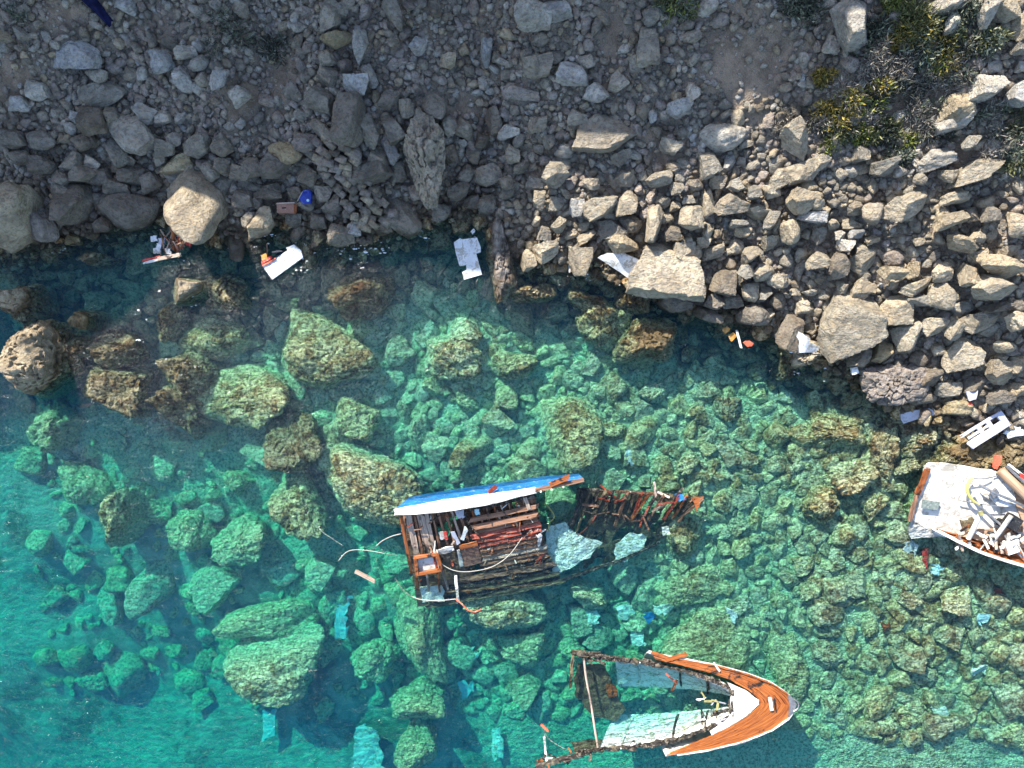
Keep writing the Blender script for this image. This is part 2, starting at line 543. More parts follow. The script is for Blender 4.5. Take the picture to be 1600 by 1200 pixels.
# ------------------------------------------------------------------ rocks
def ico(sub):
    t = (1 + 5 ** .5) / 2
    v = [(-1, t, 0), (1, t, 0), (-1, -t, 0), (1, -t, 0), (0, -1, t), (0, 1, t), (0, -1, -t), (0, 1, -t), (t, 0, -1), (t, 0, 1), (-t, 0, -1), (-t, 0, 1)]
    f = [(0, 11, 5), (0, 5, 1), (0, 1, 7), (0, 7, 10), (0, 10, 11), (1, 5, 9), (5, 11, 4), (11, 10, 2), (10, 7, 6), (7, 1, 8),
         (3, 9, 4), (3, 4, 2), (3, 2, 6), (3, 6, 8), (3, 8, 9), (4, 9, 5), (2, 4, 11), (6, 2, 10), (8, 6, 7), (9, 8, 1)]
    v = [Vector(q).normalized() for q in v]
    for _ in range(sub):
        mid, nf = {}, []
        def mp(a, b):
            k = (min(a, b), max(a, b))
            if k not in mid:
                mid[k] = len(v)
                v.append(((v[a] + v[b]) / 2).normalized())
            return mid[k]
        for a, b, c in f:
            ab, bc, ca = mp(a, b), mp(b, c), mp(c, a)
            nf += [(a, ab, ca), (b, bc, ab), (c, ca, bc), (ab, bc, ca)]
        f = nf
    return np.array(v), np.array(f)

ICO = {k: ico(k) for k in (0, 1, 2, 3, 4, 5)}

def rock_shape(sub, seed, soft=.02, planes=15, rough=.07, porous=0.0):
    r = np.random.RandomState(seed)
    d, f = ICO[sub]
    n = r.randn(planes, 3)
    n /= np.linalg.norm(n, axis=1)[:, None]
    n = np.concatenate([n, np.eye(3), -np.eye(3)])
    off = np.concatenate([r.uniform(.62, 1.0, planes), np.full(6, 1.02)])
    q = np.maximum(d @ n.T, 1e-3)
    rad = off / q
    if soft > 0:
        k = 1 / soft
        m0 = rad.min(1, keepdims=True)
        rad = (m0[:, 0] - np.log(np.exp(-(rad - m0) * k).sum(1)) / k)
    else:
        rad = rad.min(1)
    v = d * rad[:, None]
    if rough:
        v = v * (1 + rough * fbm(v * 1.9 + r.rand(3) * 40, 4, .55))[:, None]
    if porous:
        h = fbm(v * 4.5 + r.rand(3) * 40, 3, .6)
        v = v * (1 - porous * sstep(.05, .5, h))[:, None]
    lo, hi = v.min(0), v.max(0)
    v = (v - (lo + hi) / 2) / ((hi - lo) / 2)
    return v, f

NSH = 22
HERO = []
for k in range(NSH):
    v, f = rock_shape(4, 100 + k, (.003 + .03 * (k % 6 == 0)), 8 + (k * 5) % 10, .075)
    HERO.append(mesh('rock_shape', v, f, RM['object', 'land'], True, 22))
PORO = []
for k in range(4):
    v, f = rock_shape(4, 300 + k, .05, 16, .09, .16)
    PORO.append(mesh('porous_rock_shape', v, f, RM['object', 'land'], True, 40))
ROUND = []
for k in range(8):
    v, f = rock_shape(4, 400 + k, .09, 22, .10)
    ROUND.append(mesh('round_rock_shape', v, f, RM['object', 'land'], True, 50))
LOW = [rock_shape(2, 500 + k, .0, 10, .04) for k in range(14)]
TINY = [rock_shape(1, 600 + k, .0, 5, .10) for k in range(12)]

def pitted_rock(seed, size, planes=14, pit=.16, soft=.03):
    """one boulder shaped at its real size, so that its pits and ledges keep their scale"""
    v, f = rock_shape(5, seed, soft, planes, .06 + .6 * max(soft - .03, 0))
    r = np.random.RandomState(seed)
    w = v * np.array(size) / 2
    n = w / (np.linalg.norm(w, axis=1)[:, None] + 1e-9)
    h = fbm(w * 1.5 + r.rand(3) * 30, 4, .6)
    ridge = 1 - np.abs(fbm(w * 2.6 + r.rand(3) * 30, 3, .55))
    w = w + n * (pit * 1.1 * h - pit * 1.5 * sstep(.72, 1.0, ridge))[:, None]
    lo, hi = w.min(0), w.max(0)
    w = (w - (lo + hi) / 2) / ((hi - lo) / 2)
    return mesh('pitted_boulder_shape', w, f, RM['object', 'land'], True, 45)

TONES = {'n': (.355, .32, .265), 'l': (.50, .475, .425), 'd': (.24, .215, .18), 'w': (.46, .40, .30), 'b': (.48, .48, .47),
         'y': (.43, .36, .23), 'p': (.38, .335, .30), 's': (.45, .40, .315), 'g': (.335, .315, .27), 'r': (.17, .105, .062)}

rocks = []        # x, y, r of everything placed, for the fill

def rot_xyz(a, b, c):
    ca, sa, cb, sb, cc, s_c = math.cos(a), math.sin(a), math.cos(b), math.sin(b), math.cos(c), math.sin(c)
    rx_ = np.array([[1, 0, 0], [0, ca, -sa], [0, sa, ca]])
    ry_ = np.array([[cb, 0, sb], [0, 1, 0], [-sb, 0, cb]])
    rz_ = np.array([[cc, -s_c, 0], [s_c, cc, 0], [0, 0, 1]])
    return rz_ @ ry_ @ rx_

def tone_of(t, r=None):
    r = r or random
    b = TONES[t]
    k = r.uniform(.86, 1.14)
    w = r.uniform(-.025, .025)
    return (b[0] * (k + w), b[1] * k, b[2] * (k - w * 1.4), 1)

def set_where(o, where):
    o.material_slots[0].link = 'OBJECT'
    o.material_slots[0].material = RM['object', where]

def place_rock(name, px, py, w, h, rot, tone, label, group, zc=None, hgt=None, lib=None, cat='rock', embed=.34, tilt=.28, shape=None, lift=0.0):
    p = ground_at(px, py) if zc is None else at(px, py, zc)
    k = MPP * (H - p.z) / H
    sx, sy = w * k / 2, h * k / 2
    sz = (hgt / 2) if hgt else .46 * (sx + sy) * random.uniform(.8, 1.25)
    if zc is None:
        # lift so that part of it is bedded in the ground, keeping the line of sight
        z = p.z + sz * embed * 1.6 + lift
        p = at(px, py, z)
    lib = lib or HERO
    o = bpy.data.objects.new(name, lib[shape if shape is not None else random.randrange(len(lib))])
    COL.objects.link(o)
    o.location = p
    o.scale = (sx, sy, sz)
    o.rotation_euler = (random.uniform(-tilt, tilt), random.uniform(-tilt, tilt), math.radians(rot))
    o.color = tone_of(tone)
    set_where(o, 'sea' if p.z + sz < .03 else ('shore' if p.z - sz < .15 else 'land'))
    tag(o, label, cat, group)
    rocks.append((p.x, p.y, .5 * (sx + sy) * .92))
    return o

# rocks that stand out, each with its own label: px, py, w, h, rot, tone, height, lib, label
SPECIAL = [
    (205, 205, 84, 54, -55, 'l', 1.0, HERO, 'large pale angular block with flat face lying in the shaded scree'),
    (120, 88, 78, 52, -15, 'b', .7, HERO, 'pale blue grey slab below the navy cloth on the slope'),
    (157, 150, 80, 44, 8, 'g', .8, HERO, 'long grey green slab just above the large pale angular block'),
    (665, 250, 66, 156, 4, 's', 2.7, PORO, 'tall upright pitted rock pillar with sunlit lower end'),
    (678, 162, 54, 48, -30, 'n', .8, ROUND, 'smooth plain grey boulder at the head of the pitted pillar'),
    (308, 318, 130, 108, -40, 's', 2.4, ROUND, 'huge pale boulder with sunlit top above the tangled wood debris'),
    (200, 328, 104, 64, 5, 'd', 1.8, ROUND, 'broad dark boulder at the water beside the huge pale boulder'),
    (22, 345, 86, 100, 0, 'w', 3.3, ROUND, 'big rounded boulder with sunlit crown at the edge of the cove'),
    (66, 352, 46, 60, 12, 'p', 1.7, ROUND, 'grey boulder leaning on the big rounded boulder by the cove'),
    (118, 318, 62, 66, 0, 'd', 1.6, HERO, 'dark blocky boulder between the rounded and the broad dark boulders'),
    (278, 258, 56, 26, 8, 'y', .8, HERO, 'yellowish flat rock perched on top of the huge pale boulder'),
    (446, 240, 54, 48, 20, 'y', 1.0, ROUND, 'tan boulder with a bright sunlit rim above the brown drawer'),
    (8, 470, 52, 66, 10, 'w', 2.4, PORO, 'craggy rock in the sea just above the honeycombed boulder'),
    (26, 560, 118, 126, 0, 'w', 3.6, PORO, 'large honeycombed boulder with rock pools standing in the sea'),
    (279, 449, 62, 44, 18, 's', 1.3, HERO, 'wedge shaped rock with a sunlit flat top breaking the water'),
    (122, 497, 24, 32, -20, 'y', .8, HERO, 'small yellowish rock standing out of the dark water'),
    (116, 374, 24, 20, 0, 'y', .5, HERO, 'small square yellow rock at the cove edge'),
    (138, 402, 38, 18, 18, 's', .5, PORO, 'low jagged rock awash in the cove'),
    (370, 386, 34, 46, -10, 'd', 1.0, ROUND, 'dark wet rock at the foot of the huge pale boulder'),
    (620, 335, 92, 50, -28, 'd', .9, HERO, 'dark wedge shaped boulder at the foot of the pitted pillar'),
    (782, 402, 46, 134, 4, 'p', 1.5, PORO, 'long pitted rock finger running into the sea by the notched panel'),
    (940, 212, 102, 62, 12, 'n', 1.3, HERO, 'very large flat grey boulder bedded in the shaded scree'),
    (1130, 214, 72, 46, 8, 'l', 1.2, ROUND, 'large smooth pale oval boulder on the bare slope'),
    (897, 116, 54, 36, -18, 'b', .7, HERO, 'pale blue grey angular block below the slabs on the slope'),
    (1012, 72, 38, 66, 0, 'g', .8, HERO, 'upright grey green rock beside the bare soil chute'),
    (815, 144, 62, 24, -8, 'p', .5, HERO, 'pinkish long flat rock in the shaded scree'),
    (1042, 425, 122, 88, -8, 's', 2.2, HERO, 'massive sunlit beige boulder holding down the slanted white panel'),
    (1322, 505, 92, 112, 12, 's', 2.3, HERO, 'massive angular boulder with sunlit face and shaded lower side'),
    (1394, 600, 104, 66, 4, 'p', 1.4, PORO, 'broad craggy boulder at the water above the floating grey plank'),
    (1262, 552, 66, 46, 4, 'w', 1.4, PORO, 'pale sunlit boulder at the water draped with white cloth'),
    (1500, 552, 54, 62, 0, 's', 1.3, HERO, 'big sunlit boulder with split top beside the coloured litter'),
    (1332, 32, 60, 78, 12, 'l', 1.6, HERO, 'tall pale boulder on the slope beside the green shrubs'),
    (1546, 138, 58, 38, -2, 'l', 1.3, HERO, 'bright white block on the shrubby slope'),
    (1495, 168, 52, 46, 20, 'w', 1.2, HERO, 'round topped beige boulder next to the bright white block'),
    (1522, 268, 84, 34, 30, 's', 1.2, HERO, 'long slanting sunlit rock below the dry shrubs'),
    (1495, 636, 44, 28, -8, 'y', .9, ROUND, 'yellow rounded rock beside the red plastic scrap'),
]
LAND = []                                  # landmarks the small rocks are described by
for s in SPECIAL:
    gp = ground_at(s[0], s[1])
    lib_ = s[7]
    if lib_ is PORO:
        lib_ = [pitted_rock(700 + int(s[0]), (s[2] * MPP, s[3] * MPP, s[6] + (1.5 if gp.z < -.5 else 0)), 24 if s[3] > 2 * s[2] else 14, .11, .05)]
    if gp.z < -.5:                         # standing in the sea
        ztop = s[6] * .5
        hgt = ztop - gp.z + .4
        o = place_rock('boulder', s[0], s[1], s[2], s[3], s[4], s[5], s[8], None, zc=ztop - hgt / 2, hgt=hgt, lib=lib_, cat='boulder', tilt=.05)
        o.location = at(s[0], s[1], ztop - hgt / 2)
        q = at(s[0], s[1], ztop * .6)
        o.location.x, o.location.y = q.x, q.y
        set_where(o, 'shore')
    else:
        o = place_rock('boulder', s[0], s[1], s[2], s[3], s[4], s[5], s[8], None, hgt=s[6], lib=lib_, cat='boulder', tilt=.08, embed=.22)
    LAND.append((s[0], s[1], ' '.join(s[8].split())))
SHORT = {0: 'the large pale angular block', 1: 'the pale blue grey slab', 3: 'the pitted rock pillar', 4: 'the smooth plain boulder', 5: 'the huge pale boulder', 6: 'the broad dark boulder',
         7: 'the big rounded cove boulder', 11: 'the tan boulder above the drawer', 19: 'the dark wedge boulder', 20: 'the pitted rock finger', 21: 'the very large flat boulder',
         22: 'the smooth pale oval boulder', 23: 'the blue grey angular block', 24: 'the upright grey green rock', 26: 'the massive beige boulder', 27: 'the massive angular boulder',
         28: 'the broad craggy boulder', 29: 'the cloth draped boulder', 30: 'the split topped boulder', 31: 'the tall pale boulder', 32: 'the bright white block', 34: 'the long slanting rock'}
MARKS = [(SPECIAL[i][0], SPECIAL[i][1], n_) for i, n_ in SHORT.items()] + [(446, 325, 'the brown drawer'), (975, 412, 'the slanted white panel'), (260, 385, 'the driftwood tangle'),
         (440, 410, 'the red edged white panel'), (1540, 670, 'the lilac slotted moulding'), (1320, 165, 'the yellow crowned bush'), (370, 62, 'the big dark bush'), (158, 22, 'the navy cloth'),
         (1170, 95, 'the bare soil chute')]

# rocks measured one by one
LIST = """
256,98,28,34,0,b 283,125,30,44,25,b 30,163,32,24,-5,b 60,140,30,30,0,l 65,220,44,38,20,g 152,118,32,26,15,l 150,190,38,46,0,d
228,180,36,24,-30,l 257,183,25,20,0,l 283,185,18,16,0,l 122,186,20,18,0,b 174,180,24,30,20,n 130,222,42,28,10,d 182,237,26,56,15,g
255,233,42,28,-12,g 272,218,24,24,0,l 310,230,46,34,0,g 348,230,34,36,0,g 142,256,30,22,-30,l 115,256,30,26,0,n 133,273,46,24,8,n
202,252,22,14,0,n 206,272,42,30,0,d 294,265,20,16,0,w 328,267,26,36,25,g 292,84,34,18,10,l 340,125,22,36,-30,b 313,98,26,24,0,l
375,150,34,26,30,l 195,6,34,24,-20,b 372,272,40,24,-30,d 395,262,30,34,0,d 350,262,26,24,0,n 98,280,30,22,0,n 20,215,40,28,0,d
30,246,36,24,0,n 70,262,40,26,0,d 160,275,36,28,0,d 185,292,38,26,0,d 100,300,34,26,0,n 235,285,36,30,20,d
515,25,30,54,-10,g 533,14,24,20,0,g 616,22,26,52,35,g 528,62,52,24,8,y 563,72,20,52,-8,b 511,92,28,24,0,n 514,116,36,30,-40,n
540,102,22,20,0,p 556,134,38,30,8,b 577,120,20,46,25,l 586,150,14,20,0,w 653,74,30,20,0,b 700,98,26,18,10,w 759,84,15,40,12,b
786,97,22,10,-20,l 757,130,22,20,0,l 612,160,34,26,0,d 634,170,26,34,0,g 502,156,44,36,-20,g 530,177,20,48,0,n 547,190,46,76,10,d
506,206,26,50,35,g 577,206,26,54,22,g 612,202,28,44,35,g 608,234,24,42,38,b 482,225,44,30,-20,p 702,196,26,34,10,g 724,200,30,28,0,n
772,190,24,40,15,d 793,207,32,24,4,l 755,220,26,24,0,d 722,224,18,13,0,l 726,275,22,36,-45,n 762,275,44,34,20,n 791,285,24,20,0,n
584,266,56,38,12,d 553,240,24,40,10,p 622,266,26,40,10,d 592,250,28,34,-10,n 480,272,30,36,0,d 430,262,50,36,20,d 505,250,30,24,0,p
525,262,26,20,0,p 515,278,24,20,0,p 540,290,26,22,0,n 500,235,24,20,0,p 700,240,30,26,0,d 690,270,26,30,0,d 740,245,24,24,0,g
830,22,60,42,0,l 872,16,46,26,0,b 840,106,46,30,20,n 930,146,40,30,10,l 966,130,32,28,0,l 1080,145,18,32,5,l 1060,170,38,30,0,b
1019,180,14,24,0,b 903,186,32,26,0,n 1046,231,34,18,-10,g 882,237,32,20,10,l 868,272,38,40,-30,g 880,256,26,18,-30,g 858,222,20,24,0,n
810,221,20,20,0,g 970,248,32,22,20,n 1105,258,30,40,20,g 1140,254,20,28,0,l 976,278,34,32,0,n 1030,280,44,24,10,g 1165,225,20,16,0,g
990,242,22,18,0,g 1052,262,24,20,0,n 925,288,26,22,0,n 840,195,30,24,0,n 815,260,24,24,0,g 835,285,30,24,0,g 800,240,24,28,0,n
1297,70,24,34,-10,l 1490,190,52,26,10,l 1541,20,24,46,-10,l 1570,15,36,38,10,w 1593,42,30,46,0,w 1475,10,46,20,10,l 1486,36,24,34,0,l
1590,150,30,40,0,b 1593,105,16,18,0,l 1243,220,34,62,35,s 1253,270,46,32,10,s 1281,256,20,28,-20,s 1220,280,44,34,10,s 1460,250,52,32,15,l
1380,262,42,26,20,g 1345,240,24,26,0,g 1484,275,26,24,0,s 1590,75,22,26,0,g 1438,280,22,20,0,g 1515,225,30,20,0,g
1250,318,46,34,-10,s 1276,318,24,22,0,s 1268,338,46,22,-5,b 1235,362,30,46,0,s 1279,370,20,28,0,g 1301,350,22,18,0,s 1330,352,32,20,0,s
1312,368,17,16,0,l 1338,366,22,15,0,b 1320,385,28,18,-10,l 1362,375,24,14,15,w 1350,392,34,24,0,s 1346,411,40,36,20,s 1335,325,30,24,0,n
1363,335,34,40,10,n 1411,330,62,38,15,s 1490,310,46,20,10,w 1475,336,24,22,0,w 1481,345,60,24,22,w 1515,335,28,26,0,d 1546,335,26,26,0,d
1591,350,36,40,0,s 1527,371,26,18,0,w 1502,380,50,26,-30,w 1436,378,24,13,5,w 1572,395,28,22,0,s 1398,402,36,30,10,p 1393,428,42,22,-8,w
1426,422,20,32,-25,w 1471,425,34,34,0,s 1511,430,26,40,0,s 1562,415,80,26,-8,w 1550,450,58,42,0,s 1528,402,30,18,20,s 1428,451,46,24,15,w
1470,462,40,48,0,s 1436,470,40,18,0,g 1395,485,54,46,0,s 1255,480,24,24,0,s 1218,440,28,26,0,s 1240,456,18,16,0,s 1266,457,28,11,0,g
1299,444,22,12,0,s 1316,450,14,24,10,s 1338,460,30,46,-30,s 1228,405,22,30,0,g 1310,414,34,46,-5,d 1276,408,34,30,0,s 1420,526,30,42,20,s
1456,511,38,32,0,s 1490,515,26,40,-25,s 1526,506,56,32,5,s 1562,480,56,16,10,d 1592,500,44,30,10,s 1465,547,24,24,0,s 1569,542,40,20,5,w
1381,551,34,38,-10,y 1408,545,34,16,0,w 1560,582,46,40,0,s 1592,570,20,28,0,s 1230,520,40,60,-10,d 1435,560,30,26,0,d 1450,590,34,30,0,d
1525,600,34,30,0,d 1480,610,40,22,0,s 1560,620,44,28,0,d 1590,610,26,24,0,w 1340,560,30,30,0,d 1440,620,36,22,0,d
843,315,20,30,0,s 900,326,22,28,0,b 936,324,58,36,30,s 979,318,32,50,-5,s 986,350,38,30,0,d 1022,350,28,60,-5,s 1036,315,24,20,0,s
1075,340,40,42,0,s 1105,318,24,42,15,s 1140,320,50,38,0,n 1185,330,46,26,-15,s 1076,312,22,14,0,n 1055,322,16,16,0,s 1072,380,20,20,0,s
1099,380,22,16,0,w 1105,363,14,30,0,s 1119,365,20,18,0,s 1160,364,26,14,-5,w 1133,350,10,20,0,b 1155,349,30,12,0,g 1050,365,26,24,0,d
1066,402,36,40,0,s 1084,394,26,24,0,s 1112,395,42,22,5,s 1172,396,30,24,30,s 1190,425,38,30,15,s 1130,442,42,46,-10,d 1170,457,32,38,20,s
1145,468,36,28,0,d 1116,472,34,28,0,d 1056,474,54,34,0,d 1106,492,46,28,-8,d 1176,492,52,38,0,d 852,396,46,34,8,w 826,406,22,36,10,w
906,410,40,46,0,s 892,367,28,13,12,w 918,370,44,16,28,s 873,353,20,24,-25,w 850,365,22,24,0,n 972,383,52,28,-10,w 958,360,50,34,0,d
870,320,26,24,0,g 1205,300,30,24,0,s 1180,300,24,22,0,g 1150,290,26,22,0,g 1120,285,24,22,0,n 1085,290,28,22,0,n 1060,295,24,20,0,g
1205,345,26,30,0,g 1200,380,28,26,0,g 1150,385,26,24,0,s 1215,470,28,30,0,d 1195,460,26,26,0,g 1165,425,26,24,0,g
407,350,42,34,10,w 440,373,38,30,-10,d 533,366,40,34,0,d 552,358,24,24,0,b 572,345,16,30,-30,w 582,358,10,16,0,w 553,312,22,18,0,n
522,322,30,26,0,d 500,345,24,26,0,d 690,332,30,26,0,d 736,316,26,24,0,d 650,300,30,28,0,p 515,378,12,12,0,y 567,400,14,24,0,y 587,392,16,12,0,y
715,300,34,28,0,d 760,320,30,30,0,d 795,300,26,24,0,g 420,300,40,30,0,d 460,345,26,22,0,d 380,310,30,30,0,d 390,345,24,26,0,n
545,330,24,22,0,n 480,320,26,22,0,g 505,305,28,24,0,n 590,310,26,28,0,d 600,355,30,24,0,d
145,366,20,18,0,d 160,352,28,24,0,d 250,250,26,20,0,g 575,330,22,24,0,n 560,345,22,18,0,n 465,300,22,18,0,d
"""
def zone_label(px, py, tone, w, h):
    m_ = (w + h) / 2
    big = 'large' if m_ > 40 else ('middling' if m_ > 26 else 'small')
    ar = max(w, h) / max(min(w, h), 1)
    shp = 'elongated' if ar > 1.8 else ('oblong' if ar > 1.3 else 'blocky')
    tn = {'n': 'grey', 'l': 'pale grey', 'd': 'dark grey', 'w': 'warm beige', 'b': 'pale bluish', 'y': 'yellowish', 'p': 'pinkish grey', 's': 'sandy beige', 'g': 'greenish grey'}[tone]
    d, mx, my, nm = min((math.hypot(px - a, (py - b)), a, b, n_) for a, b, n_ in MARKS)
    rel = 'uphill of' if my - py > .75 * d else ('downhill of' if py - my > .75 * d else 'beside')
    shore = 600 - np.interp((px - 800) * MPP, SX, SY) / MPP
    if px > 1200 and py < 300:
        g_ = 'rocks among the dry shrubs'
    elif shore - py < 45:
        g_ = 'rocks along the waterline'
    elif px > 800 and py > 290:
        g_ = 'rocks of the sunlit boulder pile'
    elif py > 170:
        g_ = 'rocks at the foot of the shaded scree'
    else:
        g_ = 'rocks of the upper shaded scree'
    return f'{big} {shp} {tn} rock {"close " if d < 70 and rel == "beside" else ""}{rel} {nm}', g_

def second_label(px, py, tone, w, h, lab):
    big = lab.split()[0]
    tn = {'n': 'grey', 'l': 'pale grey', 'd': 'dark grey', 'w': 'warm beige', 'b': 'pale bluish', 'y': 'yellowish', 'p': 'pinkish grey', 's': 'sandy beige', 'g': 'greenish grey'}[tone]
    q = sorted((math.hypot(px - a, py - b), n_) for a, b, n_ in MARKS)
    return f'{big} {tn} rock between {q[0][1]} and {q[1][1]}'

entries = []
for tok in LIST.split():
    a = tok.split(',')
    px, py, w, h, r = map(float, a[:5])
    lab, grp = zone_label(px, py, a[5], w, h)
    entries.append([px, py, w, h, r, a[5], lab, grp])
cnt = {}
for e in entries:
    cnt[e[6]] = cnt.get(e[6], 0) + 1
seen = set()
for e in entries:
    if cnt[e[6]] > 1:
        if e[6] in seen:
            e[6] = second_label(*e[:4][:2], e[5], e[2], e[3], e[6])
        seen.add(e[6])
first = {}
for px, py, w, h, r, tone, lab, grp in entries:
    grp = first.setdefault(lab, grp)
    lib = HERO if random.random() < .85 else ROUND
    sc_ = .98 if px > 780 and py > 270 else 1.04
    place_rock('rock', px, py, w * sc_, h * sc_, r + random.uniform(-6, 6), tone, lab, grp, lib=lib,
               lift=(random.uniform(-.1, .42) if px > 780 and py > 270 else random.uniform(-.04, .1)))

# ---- fill between them
PR = np.array(rocks)
px_, py_ = list(PR[:, 0]), list(PR[:, 1])
fx = np.zeros(40000)
fy = np.zeros(40000)
fr_ = np.zeros(40000)
nfill = len(PR)
fx[:nfill], fy[:nfill], fr_[:nfill] = PR[:, 0], PR[:, 1], PR[:, 2]

fill = []
def throw(n, rlo, rhi, accept, overlap, power=2.2):
    global nfill
    for _ in range(n):
        x = rng.uniform(-23.5, 23.5)
        y = rng.uniform(-16, 18)
        p = accept(x, y)
        if p <= 0 or rng.rand() > p:
            continue
        r = rlo * (1 - rng.rand() * (1 - (rlo / rhi) ** power)) ** (-1 / power)
        d2 = (fx[:nfill] - x) ** 2 + (fy[:nfill] - y) ** 2
        if np.any(d2 < ((fr_[:nfill] + r) * overlap) ** 2):
            continue
        fx[nfill], fy[nfill], fr_[nfill] = x, y, r
        nfill += 1
        fill.append((x, y, r))

def land_big(x, y):
    d = float(inland(x, y))
    if d < -.6 or d > 17:
        return 0
    qx, qy = to_px(x, y, Tq(x, y))
    if qx > 780 and qy > 265 - (qx - 1100) * .06:
        return 1.0
    s = 1 - soil_gap(qx, qy)
    return .95 * s

def land_small(x, y):
    d = float(inland(x, y))
    if d < -.4 or d > 18:
        return 0
    qx, qy = to_px(x, y, Tq(x, y))
    return .03 + .97 * (1 - float(soil_gap(qx, qy))) ** 1.8

def pile_only(x, y):
    d = float(inland(x, y))
    qx, qy = to_px(x, y, Tq(x, y))
    return 1.0 if -.5 < d < 14 and qx > 780 and qy > 235 - (qx - 1100) * .04 else 0

throw(14000, .18, .40, pile_only, .70)
throw(22000, .12, .34, land_big, .74, 1.6)
throw(26000, .12, .27, land_big, .64, 1.6)
throw(60000, .07, .20, land_small, .68, 1.5)
land_fill = list(fill)
fill.clear()

def bake(items, lib_of, name, label, mat=None, squash=(.55, .95), emb=.25, tone_fn=None, jitter=.25, smooth=True):
    V, F, C = [], [], []
    base = 0
    for (x, y, r) in items:
        v, f = lib_of(r)
        s = np.array([r * rng.uniform(.85, 1.5), r * rng.uniform(.65, 1.1), r * rng.uniform(*squash)])
        R = rot_xyz(rng.uniform(-jitter, jitter), rng.uniform(-jitter, jitter), rng.uniform(0, 6.28))
        z = Tq(x, y) + s[2] * emb
        V.append((v * s) @ R.T + np.array([x, y, z]))
        F.append(f + base)
        base += len(v)
        C.append(np.tile(tone_fn(x, y), (len(v), 1)))
    V, F, C = np.concatenate(V), np.concatenate(F), np.concatenate(C)
    o = link(name, mesh(name, V, F, mat or RM['island', 'land'], smooth, 28, {'tint': ('FLOAT_COLOR', C)}))
    return tag(o, label, None, None, 'stuff')

def land_tone(x, y):
    qx, qy = to_px(x, y, Tq(x, y))
    lit = qx > 800 and qy > 280
    t_ = rng.choice(list('sswsngdp') if lit else list('nnplgwlppnd'))
    return np.array(tone_of(t_, random))

bake([q for q in land_fill if True], lambda r: LOW[rng.randint(len(LOW))] if r > .19 else TINY[rng.randint(len(TINY))],
     'rubble', 'small broken grey stones filling the slope between the rocks', mat=RM['island', 'shore'], smooth=False, jitter=.6, emb=.4, tone_fn=land_tone)

# fallen masonry: small squared stones stepping down to the water
VB, FB, CB = [], [], []
cube = np.array([(-1, -1, -1), (1, -1, -1), (1, 1, -1), (-1, 1, -1), (-1, -1, 1), (1, -1, 1), (1, 1, 1), (-1, 1, 1)], float)
cfc = np.array([(3, 2, 1, 0), (4, 5, 6, 7), (0, 1, 5, 4), (1, 2, 6, 5), (2, 3, 7, 6), (3, 0, 4, 7)])
for row in range(13):
    for c_ in range(4):
        qx = 486 + row * 7.4 + c_ * 14 + rng.uniform(-3, 3)
        qy = 236 + row * 10.5 - c_ * 7 + rng.uniform(-3, 3)
        gp = ground_at(qx, qy)
        sz_ = np.array([rng.uniform(.17, .27), rng.uniform(.13, .19), .16])
        R = rot_xyz(rng.uniform(-.2, .2), rng.uniform(-.2, .2), -.45 + rng.uniform(-.35, .35))
        VB.append((cube * rng.uniform(.86, 1.0, cube.shape) * sz_) @ R.T + np.array([gp.x, gp.y, gp.z + rng.uniform(.42, .6)]))
        FB.append(cfc + 8 * len(FB))
        CB.append(np.tile(tone_of(rng.choice(list('ppnwd')), random), (8, 1)))
tag(link('fallen_masonry', mesh('fallen_masonry', np.concatenate(VB), np.concatenate(FB), RM['island', 'land'], False, None, {'tint': ('FLOAT_COLOR', np.concatenate(CB))})),
    'small squared pinkish stones tumbled in a strip down to the water', None, None, 'stuff')

# gravel: splinters of stone all over the slope
gv = []
while len(gv) < 24000:
    x, y = rng.uniform(-23.5, 23.5), rng.uniform(-4, 16.5)
    d = float(inland(x, y))
    if d < .1:
        continue
    qx, qy = to_px(x, y, .4 * d)
    if rng.rand() < .25 + .75 * (1 - soil_gap(qx, qy)):
        gv.append((x, y, .03 * (1 - rng.rand() * .93) ** -.6))
bake(gv, lambda r: (TINY if r > .075 else [ICO[0]])[rng.randint(len(TINY) if r > .075 else 1)], 'gravel', 'loose gravel and stone splinters strewn over the slope',
     tone_fn=lambda x, y: np.array(tone_of(rng.choice(list('nnldgpb')), random)))

